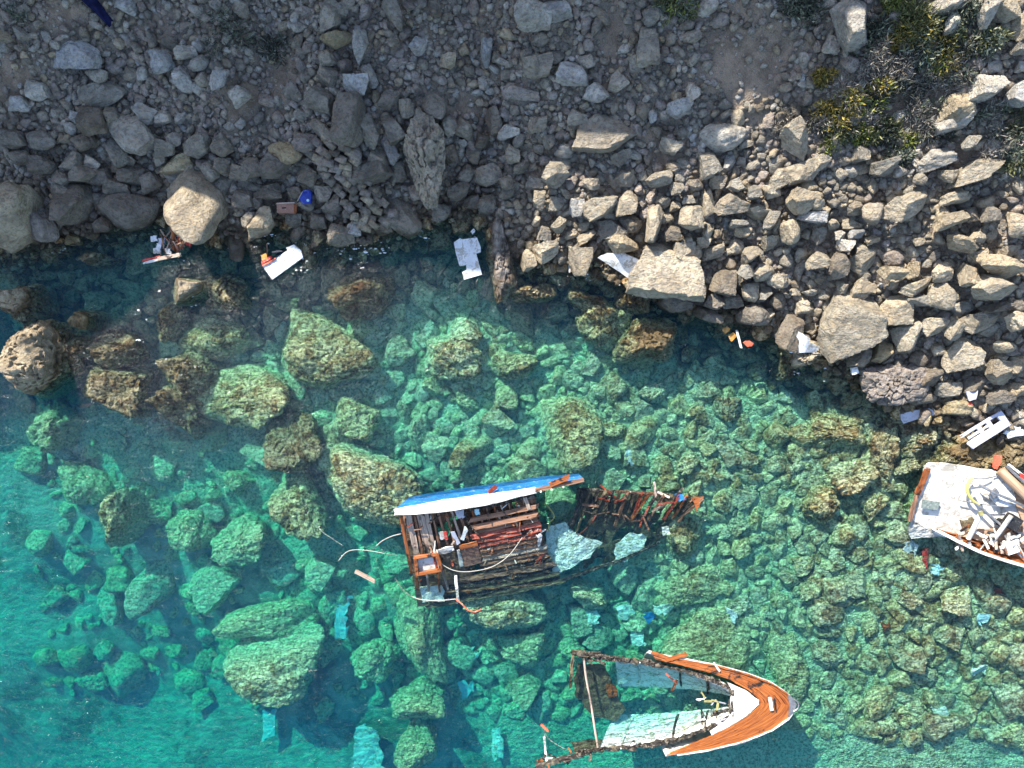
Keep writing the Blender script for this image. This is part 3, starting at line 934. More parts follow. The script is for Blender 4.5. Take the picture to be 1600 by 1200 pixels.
# ------------------------------------------------------------------ under water
# px, py, w, h, rot, top z, lib, tone, label
SUB = [
    (128, 541, 66, 50, 0, -.05, ROUND, 'r', 'brown weedy rock just awash beside the honeycombed boulder'),
    (188, 546, 72, 60, 0, -.02, ROUND, 'r', 'rounded brown weedy rock just awash, second from the honeycombed boulder'),
    (181, 612, 92, 78, -4, -.03, HERO, 'r', 'square brown weedy rock just awash over deep water'),
    (276, 645, 62, 90, 20, -.03, ROUND, 'r', 'long brown weedy rock just awash, topmost of the drowned reef'),
    (292, 582, 80, 70, 20, -.08, ROUND, 'r', 'brown capped rock just under the surface above the long brown weedy rock'),
    (350, 455, 74, 58, 0, -.10, PORO, 'r', 'weedy drowned rock beside the wedge shaped rock'),
    (264, 500, 38, 60, 10, -.25, HERO, 'r', 'brown drowned slab below the wedge shaped rock'),
    (566, 455, 92, 82, 35, .05, PORO, 'r', 'golden brown weedy rock awash below the red tipped white panel'),
    (510, 552, 146, 108, -12, -.45, ROUND, 'y', 'huge round pale green boulder under water off the golden weedy rock'),
    (372, 615, 160, 100, -8, -.55, ROUND, 'y', 'broad mottled drowned boulder beside the long brown weedy rock'),
    (330, 530, 110, 80, 0, -.8, PORO, 'y', 'mottled drowned rock shelf above the broad mottled boulder'),
    (455, 690, 90, 90, 30, -.6, PORO, 'r', 'knobbly brown drowned rock above the yellow green dome'),
    (555, 655, 74, 64, 0, -1.1, ROUND, 'y', 'round drowned boulder between the huge pale green one and the yellow green dome'),
    (578, 762, 152, 116, -8, -.45, ROUND, 'w', 'yellow green dome boulder under water touching the blue hull'),
    (462, 790, 70, 110, 20, -.9, ROUND, 'y', 'long drowned boulder beside the yellow green dome'),
    (184, 812, 66, 90, -10, -.9, PORO, 'y', 'lone yellowish drowned boulder in the turquoise shallows'),
    (130, 760, 90, 60, -20, -2.2, ROUND, 'y', 'pale blurred drowned boulder above the lone yellowish one'),
    (372, 848, 90, 74, 15, -1.6, ROUND, 'y', 'mid depth drowned boulder with shaded flank in the turquoise water'),
    (295, 830, 70, 60, 0, -1.9, ROUND, 'y', 'dim drowned boulder beside the one with shaded flank'),
    (424, 1046, 162, 104, 8, -1.2, ROUND, 'w', 'very large pale drowned boulder in the deep turquoise water'),
    (410, 975, 150, 60, 5, -2.0, ROUND, 'y', 'deep ledge behind the very large pale drowned boulder'),
    (653, 1000, 74, 136, 5, -1.6, ROUND, 'y', 'tall oval drowned boulder below the burnt hull section'),
    (585, 1035, 80, 60, 0, -2.3, ROUND, 'y', 'dim drowned boulder beside the tall oval one'),
    (650, 1100, 84, 56, 15, -1.7, ROUND, 'y', 'rounded drowned boulder under the tall oval one'),
    (655, 1165, 60, 70, -20, -1.8, ROUND, 'y', 'drowned boulder beside the large sunken turquoise sheet'),
    (792, 952, 116, 70, 12, -1.0, PORO, 'w', 'yellow mottled drowned boulder against the lower edge of the burnt hull'),
    (920, 932, 56, 44, 0, -1.3, ROUND, 'w', 'small yellow green drowned boulder off the burnt hull'),
    (815, 1015, 70, 60, 0, -2.0, ROUND, 'y', 'dim drowned boulder between the burnt hull and the bow'),
    (898, 680, 92, 116, 5, -.8, ROUND, 'y', 'smooth green drowned boulder above the blue hull end'),
    (800, 570, 74, 46, -5, -.9, ROUND, 'y', 'flat green drowned rock above the smooth green one'),
    (1072, 830, 66, 96, 5, -.7, ROUND, 'y', 'oval drowned boulder with a dark cleft beside the burnt frames'),
    (1110, 1005, 160, 110, 5, -1.3, ROUND, 'y', 'broad green drowned boulder above the varnished bow'),
    (1085, 915, 100, 70, 0, -1.3, ROUND, 'y', 'green drowned boulder between burnt frames and varnished bow'),
    (1235, 1045, 60, 110, 0, -1.2, ROUND, 'y', 'green drowned boulder by the tip of the varnished bow'),
    (1010, 535, 104, 74, 25, .28, HERO, 'y', 'golden flat topped rock breaking the surface under the massive beige boulder'),
    (945, 505, 84, 84, 0, -.15, PORO, 'y', 'brown mottled drowned rock joined to the golden flat topped rock'),
    (920, 470, 60, 34, 0, .0, PORO, 'r', 'low brown weedy rock awash near the slanted white panel'),
    (832, 456, 70, 30, 5, .02, PORO, 'r', 'thin brown weedy rock awash beside the pitted rock finger'),
    (990, 470, 50, 40, 0, .02, PORO, 'r', 'purple brown weedy rock awash behind the golden flat topped rock'),
    (1384, 705, 48, 82, -8, -.02, PORO, 'w', 'golden weedy rock awash in the shallows off the white decked wreck'),
    (1335, 745, 80, 50, 15, -.12, PORO, 'w', 'mottled shallow rock beside the golden weedy rock'),
    (1285, 790, 50, 60, 0, -.2, PORO, 'y', 'mottled shallow rock beyond the golden weedy rock'),
    (1310, 675, 86, 56, 5, -.25, PORO, 'y', 'mottled rock in the shallows below the broad craggy boulder'),
    (1443, 688, 62, 56, 0, .02, PORO, 'n', 'grey mottled rock awash below the floating grey plank'),
    (1530, 708, 122, 66, 0, .22, ROUND, 'y', 'broad yellow weedy ledge behind the white decked wreck'),
    (1590, 700, 50, 90, 0, .35, PORO, 'y', 'yellow weedy ledge end behind the white decked wreck'),
    (1478, 715, 36, 50, 0, .02, PORO, 'n', 'grey mottled rock awash at the corner of the white deck'),
    (1420, 730, 60, 26, 25, -.1, ROUND, 'n', 'thin drowned rock off the corner of the white deck'),
    (1232, 572, 36, 44, 0, .05, PORO, 'r', 'rusty brown weedy rock awash beside the cloth draped boulder'),
]
for s in SUB:
    px, py, w, h, rot, ztop, lib, tone, lab = s
    gz = float(T(*at(px, py, ztop * .7)[:2]))
    hgt = max(ztop - gz + .5, .5)
    zc = ztop - hgt / 2
    k = MPP
    lib = [pitted_rock(900 + int(px), (w * MPP, h * MPP, hgt), 18, .11 if ztop > -.3 else .07, .05 if ztop > -.3 else .11)]
    o = place_rock('submerged_boulder', px, py, w * 1.08, h * 1.08, rot, tone, lab, None, zc=zc, hgt=hgt, lib=lib, cat='boulder', tilt=.05)
    p = at(px, py, ztop - hgt * .3)
    o.location.x, o.location.y = p.x, p.y

PR = np.array(rocks)
nfill = len(PR)
fx[:nfill], fy[:nfill], fr_[:nfill] = PR[:, 0], PR[:, 1], PR[:, 2]

def sea_tone(x, y):
    wid_ = np.interp(x, [-22, -14, -8, 0, 8, 14], [7.0, 5.0, 2.6, 2.4, 2.4, 1.4])
    if -float(inland(x, y)) < wid_ * rng.uniform(.8, 1.2):
        return 'r'  # weed brown near the shore, also painting in the shaded water
    return rng.choice(list('yywnsp'))

def sea_ok(x, y):
    d = float(inland(x, y))
    if d > .2:
        return 0
    qx, qy = to_px(x, y, Tq(x, y))
    if qx < -30 or qx > 1630 or qy > 1230:
        return 0
    s = sstep(420, 720, qx - (qy - 700) * .25)
    near = sstep(700, 450, qy) * .6
    return float(np.clip(.10 + s + near, 0, 1))

def sea_ok_left(x, y):
    d = float(inland(x, y))
    qx, qy = to_px(x, y, Tq(x, y))
    if d > .2 or qx < -30 or qx > 1000 or qy > 1230 or qy < 560:
        return 0
    return .5 if qx > 350 else .22

throw(500, .7, 1.5, sea_ok_left, .78)
throw(9000, .34, .80, sea_ok, .72, 2.0)
throw(22000, .17, .36, sea_ok, .70, 1.8)
sea_fill = sorted(fill, key=lambda q: -q[2])
fill.clear()
SEAMARKS = [(740, 850, 'the burnt hull section'), (1010, 800, 'the drowned burnt frames'), (1100, 1100, 'the varnished bow'), (1510, 790, 'the white decked wreck'), (45, 560, 'the honeycombed boulder'),
            (181, 612, 'the square brown weedy rock'), (276, 645, 'the long brown weedy rock'), (566, 455, 'the golden brown weedy rock'), (510, 552, 'the huge round green boulder'),
            (578, 762, 'the yellow green dome'), (184, 812, 'the lone yellowish boulder'), (424, 1046, 'the very large pale boulder'), (653, 1000, 'the tall oval boulder'),
            (898, 680, 'the smooth green boulder'), (1110, 1005, 'the broad green boulder'), (1010, 535, 'the golden flat topped rock'), (1384, 705, 'the golden weedy rock'),
            (575, 1165, 'the largest sunken sheet'), (1445, 873, 'the red sunken strip'), (1530, 1048, 'the crooked white strip'), (1465, 1112, 'the pale bluish sunken scrap'), (1290, 945, 'the rusty sunken scrap')]
SUBSH = ROUND + PORO + HERO[::4]
for k, (x, y, r) in enumerate(sea_fill[:250]):
    z0 = Tq(x, y)
    sz = r * rng.uniform(.55, .95)
    o = bpy.data.objects.new('submerged_rock', SUBSH[rng.randint(len(SUBSH))])
    COL.objects.link(o)
    o.location = (x, y, min(z0 + sz * .35, -.12 - sz * .9))
    o.scale = (r * rng.uniform(.9, 1.25), r * rng.uniform(.8, 1.1), sz)
    o.rotation_euler = (rng.uniform(-.15, .15), rng.uniform(-.15, .15), rng.uniform(0, 6.28))
    o.color = tone_of(sea_tone(x, y))
    set_where(o, 'sea')
    qx, qy = to_px(x, y, z0)
    if qx > 1130:
        grp = 'drowned rocks off the white decked wreck'
    elif qx > 560 and qy < 760:
        grp = 'drowned rocks between shore and burnt hull'
    elif qx > 560:
        grp = 'drowned rocks around the bow'
    else:
        grp = 'drowned rocks in the deep turquoise water'
    q = sorted((math.hypot(qx - a, qy - b), a, b, n_) for a, b, n_ in SEAMARKS)
    dd, mx, my, nm = q[0]
    rel = 'shoreward of' if my - qy > .7 * dd else ('seaward of' if qy - my > .7 * dd else 'beside')
    big = 'big' if r > .8 else ('middling' if r > .6 else 'small')
    hue = 'pale green' if z0 < -1.8 else 'mottled olive'
    for lab in (f"{big} drowned {hue} rock {rel} {nm}", f"{big} {hue} rock under water between {nm} and {q[1][3]}", f"{big} {hue} rock under water between {nm} and {q[2][3]}",
                f"{big} drowned {hue} rock {rel} {nm}"):
        if lab not in first and len(lab.split()) <= 16:
            break
    grp = first.setdefault(lab, grp)
    tag(o, lab, 'rock', grp)
bake(sea_fill[250:], lambda r: LOW[rng.randint(len(LOW))], 'seabed_cobbles', 'weedy olive cobbles covering the shallow seabed', squash=(.5, .85), emb=.3, mat=RM['island', 'sea'],
     tone_fn=lambda x, y: np.array(tone_of(sea_tone(x, y), random)))

# ------------------------------------------------------------------ builders for wreckage
def base_of(o):
    """where the thing that a part belongs to stands"""
    if o is None:
        return np.zeros(3)
    while o.parent is not None:
        o = o.parent
    return np.array(o.location, float)

def catmull(pts, n=6):
    P = [np.array(p, float) for p in pts]
    if len(P) < 3:
        return P
    Q = [2 * P[0] - P[1]] + P + [2 * P[-1] - P[-2]]
    out = []
    for i in range(1, len(Q) - 2):
        for k in range(n):
            t = k / n
            a, b, c, d = Q[i - 1], Q[i], Q[i + 1], Q[i + 2]
            out.append(.5 * ((2 * b) + (-a + c) * t + (2 * a - 5 * b + 4 * c - d) * t * t + (-a + 3 * b - 3 * c + d) * t ** 3))
    out.append(P[-1])
    return out

def box_section(w, t, ch=.12):
    c = ch * min(w, t)
    a, b = w / 2, t / 2
    return [(-a + c, -b), (a - c, -b), (a, -b + c), (a, b - c), (a - c, b), (-a + c, b), (-a, b - c), (-a, -b + c)]

def tube_section(r, n=8):
    return [(r * math.cos(2 * math.pi * k / n), r * math.sin(2 * math.pi * k / n)) for k in range(n)]

def sweep(name, pts, section, mat, parent=None, up=(0, 0, 1), taper=None, wob=0.0, smooth=False, jag=0.0):
    """a section run along a path; stores the grain direction on its points"""
    pts = [np.array(p, float) for p in pts]
    org = base_of(parent)
    n = len(pts)
    m_ = len(section)
    up = np.array(up, float)
    V, G = [], []
    L = 0
    off = rng.rand(3) * 40
    for i, p in enumerate(pts):
        d = pts[min(i + 1, n - 1)] - pts[max(i - 1, 0)]
        d /= np.linalg.norm(d) + 1e-9
        s = np.cross(up, d)
        if np.linalg.norm(s) < 1e-3:
            s = np.cross(np.array([1, .2, 0]), d)
        s /= np.linalg.norm(s)
        u = np.cross(d, s)
        k = taper(i / max(n - 1, 1)) if taper else 1
        if i:
            L += np.linalg.norm(p - pts[i - 1])
        for (a, b) in section:
            q = p + s * a * k + u * b * k
            if wob:
                q = q + rng.randn(3) * wob
            if jag and i in (0, n - 1):
                q = q + d * rng.uniform(-jag, jag)
            V.append(q - org)
            G.append(off + np.array([L, a, b]))
    F = []
    for i in range(n - 1):
        for j in range(m_):
            F.append((i * m_ + j, i * m_ + (j + 1) % m_, (i + 1) * m_ + (j + 1) % m_, (i + 1) * m_ + j))
    F.append(tuple(range(m_ - 1, -1, -1)))
    F.append(tuple(range((n - 1) * m_, n * m_)))
    o = link(name, mesh(name, V, F, mat, smooth, 40 if smooth else None, {'grain': ('FLOAT_VECTOR', G)}), (0, 0, 0), parent)
    return o

def plank(name, p0, p1, w, t, mat, parent=None, up=(0, 0, 1), n=4, wob=.006, jag=.05, sag=0.0):
    p0, p1 = np.array(p0, float), np.array(p1, float)
    P = [p0 + (p1 - p0) * k / n + np.array([0, 0, -sag * math.sin(math.pi * k / n)]) for k in range(n + 1)]
    return sweep(name, P, box_section(w, t), mat, parent, up, None, wob, False, jag)

def tube(name, pts, r, mat, parent=None, sm=6, n=7, taper=None):
    return sweep(name, catmull(pts, sm) if len(pts) > 2 else pts, tube_section(r, n), mat, parent, taper=taper, smooth=True)

def slab(name, pts, th, mat, parent=None, bend=0.0, sub=0):
    """a sheet with a traced outline and real thickness; its outline is subdivided a little so edges read as broken"""
    P = [np.array(p, float) for p in pts]
    org = base_of(parent)
    if sub:
        Q = []
        for i, p in enumerate(P):
            q = P[(i + 1) % len(P)]
            for k in range(sub):
                t = k / sub
                Q.append(p + (q - p) * t + (rng.randn(3) * [bend, bend, bend * .3] if k else 0))
        P = Q
    c = sum(P) / len(P)
    nrm = np.zeros(3)
    for i in range(len(P)):
        nrm += np.cross(P[i] - c, P[(i + 1) % len(P)] - c)
    nrm /= np.linalg.norm(nrm) + 1e-9
    if nrm[2] < 0:
        P = P[::-1]
        nrm = -nrm
    n = len(P)
    top = [p - org for p in P]
    bot = [p - nrm * th - org for p in P]
    F = [tuple(range(n)), tuple(range(2 * n - 1, n - 1, -1))]
    for i in range(n):
        j = (i + 1) % n
        F.append((i, n + i, n + j, j))
    off = rng.rand(3) * 40
    V = top + bot
    G = [np.array(v) + off for v in V]
    return link(name, mesh(name, V, F, mat, False, None, {'grain': ('FLOAT_VECTOR', G)}), (0, 0, 0), parent)

def sheet(name, fn, nu, nv, th, mat, parent=None, holes=0.0, wob=0.0, keep=None):
    """a curved skin: fn(u, v) gives the point; th is its thickness; holes leaves ragged gaps"""
    org = base_of(parent)
    U = np.array([[np.array(fn(i / nu, j / nv), float) for i in range(nu + 1)] for j in range(nv + 1)])
    if wob:
        U = U + rng.randn(*U.shape) * wob
    du = np.gradient(U, axis=1)
    dv = np.gradient(U, axis=0)
    N = np.cross(du, dv)
    N /= np.linalg.norm(N, axis=-1, keepdims=True) + 1e-9
    if N[..., 2].mean() < 0:
        N = -N
    W = U - N * th
    k = (nu + 1) * (nv + 1)
    V = np.concatenate([U.reshape(-1, 3), W.reshape(-1, 3)]) - org
    ok = np.ones((nv, nu), bool)
    for j in range(nv):
        for i in range(nu):
            u, v = (i + .5) / nu, (j + .5) / nv
            if keep and not keep(u, v):
                ok[j, i] = False
            elif holes and noise3(np.array([i * .33, j * .33, 7.7 + len(name)])) > 1 - 2 * holes:
                ok[j, i] = False
    ix = lambda j, i: j * (nu + 1) + i
    F = []
    for j in range(nv):
        for i in range(nu):
            if not ok[j, i]:
                continue
            a, b, c, d = ix(j, i), ix(j, i + 1), ix(j + 1, i + 1), ix(j + 1, i)
            F.append((a, b, c, d))
            F.append((d + k, c + k, b + k, a + k))
            for (dj, di, e0, e1) in ((-1, 0, a, b), (0, 1, b, c), (1, 0, c, d), (0, -1, d, a)):
                jj, ii = j + dj, i + di
                if not (0 <= jj < nv and 0 <= ii < nu) or not ok[jj, ii]:
                    F.append((e1, e0, e0 + k, e1 + k))
    G = np.tile(rng.rand(3) * 30, (2 * k, 1)) + np.concatenate([U.reshape(-1, 3)] * 2)
    return link(name, mesh(name, V, F, mat, True, 35, {'grain': ('FLOAT_VECTOR', G)}), (0, 0, 0), parent)

def root(name, loc, label, cat, group=None):
    o = bpy.data.objects.new(name, None)
    COL.objects.link(o)
    o.location = loc
    o.empty_display_size = .3
    return tag(o, label, cat, group)

def lerp(a, b, t):
    return np.array(a, float) * (1 - t) + np.array(b, float) * t

def poly(pts, t):
    """point at 0..1 along a list of points"""
    P = [np.array(p, float) for p in pts]
    s = [0]
    for i in range(1, len(P)):
        s.append(s[-1] + np.linalg.norm(P[i] - P[i - 1]))
    d = t * s[-1]
    for i in range(1, len(P)):
        if d <= s[i] + 1e-9:
            return lerp(P[i - 1], P[i], (d - s[i - 1]) / max(s[i] - s[i - 1], 1e-9))
    return P[-1]

# ------------------------------------------------------------------ burnt hull section lying on its side
A = root('hull_section', at(740, 860, -1.0), 'burnt wooden hull section with blue topside lying half sunk on its side', 'shipwreck')
TL, TR, BL, BR = at(626, 806, .62), at(834, 772, .62), at(652, 950, -1.25), at(864, 912, -1.25)
def W(u, v, dz=0.0):
    a = lerp(TL, TR, u)
    b = lerp(BL, BR, u)
    p = lerp(a, b, v)
    p[2] += dz
    return p
rail = [at(616, 797, .95), at(680, 788, 1.02), at(760, 776, 1.02), at(840, 762, .9), at(912, 748, .62)]
foot = [at(640, 776, -.55), at(700, 766, -.55), at(770, 756, -.6), at(850, 744, -.6), at(905, 740, -.5)]
hs = None
for k in range(6):                                   # blue strakes of the topside
    a0, a1 = k / 6 + .004, (k + 1) / 6 - .004
    def fn(u, v, a0=a0, a1=a1):
        t = a0 + (a1 - a0) * v
        p = lerp(poly(rail, u), poly(foot, u), t)
        p[2] += .16 * math.sin(math.pi * t)
        return p
    sheet('hull_plank', fn, 18, 1, .05, M['blue'], A, wob=.004)
sweep('rail_cap', [poly([at(618, 800, .98), at(690, 791, 1.06), at(770, 779, 1.06), at(835, 766, .95)], k / 14) for k in range(15)], box_section(.42, .09), M['white'], A,
      taper=lambda t: .62 + .6 * math.sin(math.pi * min(t * 1.1, 1)), wob=.012, jag=.1)
RC = sweep('rail_cap', [poly([at(836, 766, .94), at(870, 759, .82), at(912, 750, .64)], k / 6) for k in range(7)], box_section(.16, .10), M['wreck_wood'], A, wob=.01)
for px, py in ((845, 768), (862, 765), (880, 761)):
    tube('bolt', [at(px, py, .84), at(px, py, .98)], .045, M['white'], RC, n=8)
plank('splinter', at(861, 757, .98), at(888, 746, .9), .22, .05, M['orange_wood'], A, jag=.12)
plank('splinter', at(764, 770, 1.02), at(775, 760, .6), .18, .05, M['rust'], A)
sheet('inner_lining', lambda u, v: W(u, v, -.42 + .25 * v), 40, 26, .05, M['wreck_wood'], A, holes=.26, wob=.03)
# bleached lining boards and ribs at the open end
plank('rib', W(.005, .01, .05), W(.005, .60, .05), .13, .14, M['orange_wood'], A)
for u, m_, w_ in ((.055, 'pale_wood', .26), (.10, 'wreck_wood', .10), (.145, 'pale_wood', .30), (.19, 'pale_wood', .16), (.232, 'wreck_wood', .10)):
    plank('lining_board', W(u, .02, rng.uniform(-.06, .02)), W(u + .012, .46 + rng.uniform(-.05, .05), -.02), w_, .06, M[m_], A, jag=.14, wob=.012)
for u, m_ in ((.275, 'wreck_wood'), (.33, 'wreck_wood'), (.375, 'pale_wood'), (.43, 'wreck_wood'), (.47, 'char'), (.525, 'wreck_wood')):
    plank('rib', W(u, .01, .0), W(u + .03, .36 + rng.uniform(-.06, .1), -.05), .10, .12, M[m_], A, jag=.1, wob=.012)
# longitudinal beams with spacers
for v, m_, w_ in ((.125, 'wreck_wood', .20), (.205, 'wreck_wood', .24)):
    plank('deck_beam', W(.50, v + .03, .12), W(1.0, v, .14), w_, .16, M[m_], A, jag=.15, wob=.012, n=8)
plank('deck_beam', W(.52, .045, .1), W(1.0, .02, .1), .14, .12, M['char'], A, jag=.15, n=8)
for k in range(9):
    u = .53 + k * .055
    plank('spacer', W(u, .03, .04), W(u, .24, .04), .07, .10, M['wreck_wood' if k % 3 else 'orange_wood'], A)
plank('upright', W(.93, .0, .12), W(.945, .14, .2), .16, .12, M['pale_wood'], A, jag=.1)
# red painted and bare planking below
for k in range(5):
    v = .262 + k * .052
    for (u0, u1) in (((.50, .74), (.755, 1.0)) if k % 2 else ((.52, .86), (.872, 1.0))):
        plank('deck_plank', W(u0 + rng.uniform(-.015, .015), v + .02, .06), W(u1 + rng.uniform(-.02, .01), v, .07), .215, .05, M['red_wood' if k in (1, 2, 3) else 'wreck_wood'], A, n=6, jag=.08, wob=.014)
for k in range(5):
    v = .524 + k * .046
    plank('deck_plank', W(.53 + rng.uniform(-.02, .02), v + .02, .05), W(1.0 + rng.uniform(-.03, .02), v, .06), .20, .05,
          M[('wreck_wood', 'pale_wood', 'wreck_wood', 'wreck_wood', 'char')[k]], A, n=8, jag=.12, wob=.012)
for k in range(4):
    v = .765 + k * .062
    plank('keelson_plank', W(.25 + rng.uniform(-.05, .05), v + .01, .08), W(1.03 + rng.uniform(-.03, .03), v, .08), .22, .07, M[('wreck_wood', 'char', 'silt_sheet', 'char')[k]], A, n=10, jag=.3, wob=.03)
plank('keel', W(.08, 1.0, .12), W(1.08, .985, .12), .16, .16, M['silt_sheet'], A, n=10, jag=.2, wob=.02)
# the square hatch and pale scraps lying inside
HB = slab('hatch_board', [W(.385, .40, .16), W(.52, .385, .16), W(.525, .62, .12), W(.395, .635, .12)], .05, M['drawer'], A, .01, 3)
slab('hatch_edge', [W(.385, .395, .19), W(.52, .38, .19), W(.521, .43, .185), W(.387, .445, .185)], .04, M['orange_wood'], HB, .01, 3)
slab('torn_panel', [W(.17, .415, .16), W(.25, .40, .2), W(.345, .39, .2), W(.345, .44, .18), W(.26, .455, .16), W(.175, .45, .14)], .03, M['white'], A, .03, 3)
slab('torn_panel', [W(.345, .24, .2), W(.375, .235, .22), W(.40, .37, .2), W(.372, .385, .2)], .03, M['grey'], A, .02, 3)
slab('torn_panel', [W(.455, .20, .28), W(.475, .25, .28), W(.43, .35, .2), W(.405, .33, .2)], .03, M['clean_white'], A, .02, 3)
slab('torn_panel', [W(.365, .44, .17), W(.385, .44, .17), W(.39, .62, .12), W(.362, .62, .12)], .03, M['white'], A, .015, 3)
slab('torn_panel', [W(.40, .03, .14), W(.47, .04, .14), W(.47, .11, .12), W(.42, .12, .12)], .04, M['grey'], A, .03, 3)
slab('torn_panel', [W(.55, .05, .2), W(.585, .05, .2), W(.58, .11, .18), W(.55, .11, .18)], .04, M['cyan'], A, .02, 3)
slab('torn_panel', [W(.255, .23, .12), W(.29, .22, .12), W(.30, .30, .1), W(.262, .305, .1)], .04, M['white'], A, .02, 3)
slab('red_scrap', [W(.29, .225, .14), W(.315, .225, .14), W(.315, .31, .12), W(.292, .31, .12)], .03, M['red'], A, .015, 3)
slab('torn_panel', [W(.955, .42, .22), W(.99, .42, .22), W(.985, .50, .2), W(.95, .55, .2)], .04, M['clean_white'], A, .03, 3)
plank('loose_lath', W(.50, .20, .3), W(.57, .40, .22), .05, .03, M['char'], A)
for k in range(90):                                  # splintered odds and ends
    u, v = rng.uniform(.02, 1), rng.uniform(.02, .95)
    a = rng.uniform(0, 6.28)
    L = rng.uniform(.12, .55)
    p = W(u, v, .12 - .05 * v)
    plank('splinter', p, p + np.array([math.cos(a) * L, math.sin(a) * L, rng.uniform(-.1, .2)]), rng.uniform(.02, .07), .025,
          M[('wreck_wood', 'pale_wood', 'char', 'orange_wood', 'white', 'rust')[rng.randint(6)]], A, n=2, jag=.03)
# orange box frame at the near corner
bx_ = [at(649, 871, .38), at(683, 866, .38), at(690, 890, .2), at(652, 897, .2)]
for i in range(4):
    BF = plank('box_frame', bx_[i], bx_[(i + 1) % 4], .16, .18, M['orange_wood'], A, jag=.03)
slab('box_floor', [lerp(p, sum((np.array(q) for q in bx_)) / 4, .12) - np.array([0, 0, .12]) for p in bx_], .03, M['white'], BF)
for k in range(3):
    plank('corner_post', at(650 + k * 17, 896, .1), at(653 + k * 17, 922 + k, -.5), .09, .09, M['orange_wood' if k != 1 else 'pale_wood'], A, jag=.1)
plank('post', at(682, 862, .35), at(700, 920, -.5), .10, .09, M['pale_wood'], A, jag=.1)
plank('post', at(676, 862, .33), at(683, 892, .1), .07, .07, M['rust'], A, jag=.05)
slab('silt_panel', [at(655, 918, -.55), at(690, 915, -.55), at(695, 940, -.8), at(660, 942, -.8)], .04, M['sunk_white'], A, .04, 3)
# hoses and ropes
tube('hose', [at(529, 876, .03), at(541, 863, .08), at(556, 859, .1), at(580, 861, .06), at(602, 865, -.02), at(622, 868, -.2)], .016, M['rope'], A)
tube('rope', [at(583, 858, -.05), at(596, 846, .04), at(612, 838, .06), at(627, 834, .2)], .018, M['rope'], A)
tube('rope', [at(684, 874, .3), at(694, 884, .22), at(712, 892, .18), at(735, 893, .14), at(768, 886, .18), at(795, 868, .24), at(816, 840, .36)], .017, M['rope'], A)
tube('rope', [at(617, 903, -.15), at(630, 922, -.1), at(648, 934, .0), at(668, 938, .04), at(690, 938, .04), at(712, 936, .0)], .020, M['rope'], A)
tube('rope', [at(494, 818, -.6), at(505, 832, -.4), at(520, 842, -.4), at(536, 853, -.5)], .022, M['rope'], A)
tube('red_hose', [at(712, 936, .02), at(722, 944, .05), at(731, 953, .06), at(742, 956, .04), at(752, 952, .02)], .032, M['coral'], A)
plank('spar', at(556, 893, .05), at(585, 908, .05), .16, .10, M['pale_wood'], A, jag=.06)
plank('spar', at(712, 900, .1), at(716, 940, -.2), .12, .10, M['sunk_white'], A, jag=.1)
plank('edge_lath', at(700, 925, -.25), at(860, 912, -.15), .045, .05, M['silt_sheet'], A, n=10, jag=.1, wob=.02)
# drowned continuation: burnt frames, silted sheets
top = [at(905, 764, -.15), at(960, 768, -.12), at(1030, 772, -.08), at(1096, 780, -.02)]
bot = [at(862, 912, -1.1), at(915, 893, -1.1), at(970, 875, -1.1), at(1030, 848, -.9)]
sheet('drowned_lining', lambda u, v: lerp(poly(top, u), poly(bot, u), v) + np.array([0, 0, -.35]), 30, 16, .05, M['silt_sheet'], A, holes=.46, wob=.03)
plank('drowned_edge', bot[0], bot[1], .16, .14, M['char'], A, jag=.2, wob=.02)
plank('drowned_edge', bot[1], bot[2], .14, .14, M['char'], A, jag=.2, wob=.02)
plank('drowned_edge', bot[2], bot[3], .12, .12, M['char'], A, jag=.2, wob=.02)
plank('drowned_edge', top[0], top[1], .12, .12, M['char'], A, jag=.2)
plank('drowned_edge', top[1], top[2], .12, .12, M['wreck_wood'], A, jag=.2)
for k in range(17):
    u = .03 + k * .06
    a, b = poly(top, u), poly(bot, u)
    f_ = rng.uniform(.25, .5) if u > .3 else rng.uniform(.15, .55)
    plank('drowned_frame', a + np.array([0, 0, rng.uniform(-.05, .12)]), lerp(a, b, f_) + np.array([rng.uniform(-.2, .2), 0, -.1]), rng.uniform(.09, .17), .12,
          M[('char', 'wreck_wood', 'silt_sheet', 'rust', 'orange_wood')[k % 5 if u > .35 else 2 * (k % 2)]], A, jag=.15, wob=.015)
slab('drowned_sheet', [at(858, 822, -.75), at(884, 816, -.7), at(905, 835, -.7), at(942, 848, -.75), at(922, 872, -.9), at(880, 892, -1.0), at(853, 902, -1.05), at(846, 866, -.95)], .04, M['sunk_white'], A, .06, 4)
slab('drowned_sheet', [at(962, 850, -1.0), at(985, 832, -.95), at(1010, 838, -.95), at(1006, 858, -1.0), at(978, 878, -1.1), at(962, 874, -1.1)], .04, M['sunk_white'], A, .04, 4)
for k in range(26):
    px, py = rng.uniform(935, 1085), 0
    u = (px - 905) / 190
    p = lerp(poly(top, u), poly(bot, u), rng.uniform(0, .42)) + np.array([0, 0, .12])
    a = rng.uniform(0, 6.28)
    L = rng.uniform(.15, .7)
    plank('splinter', p, p + np.array([math.cos(a) * L, math.sin(a) * L, rng.uniform(-.1, .15)]), rng.uniform(.03, .10), .03,
          M[('rust', 'wreck_wood', 'wreck_wood', 'pale_wood', 'char', 'red_wood')[rng.randint(6)]], A, n=2, jag=.04)
slab('blue_scrap', [at(1054, 772, .02), at(1066, 772, .05), at(1073, 780, .04), at(1062, 784, .02)], .03, M['blue'], A, .03, 3)
slab('orange_scrap', [at(1080, 778, .05), at(1100, 776, .1), at(1094, 786, .08), at(1088, 800, .0)], .04, M['orange_wood'], A, .03, 3)
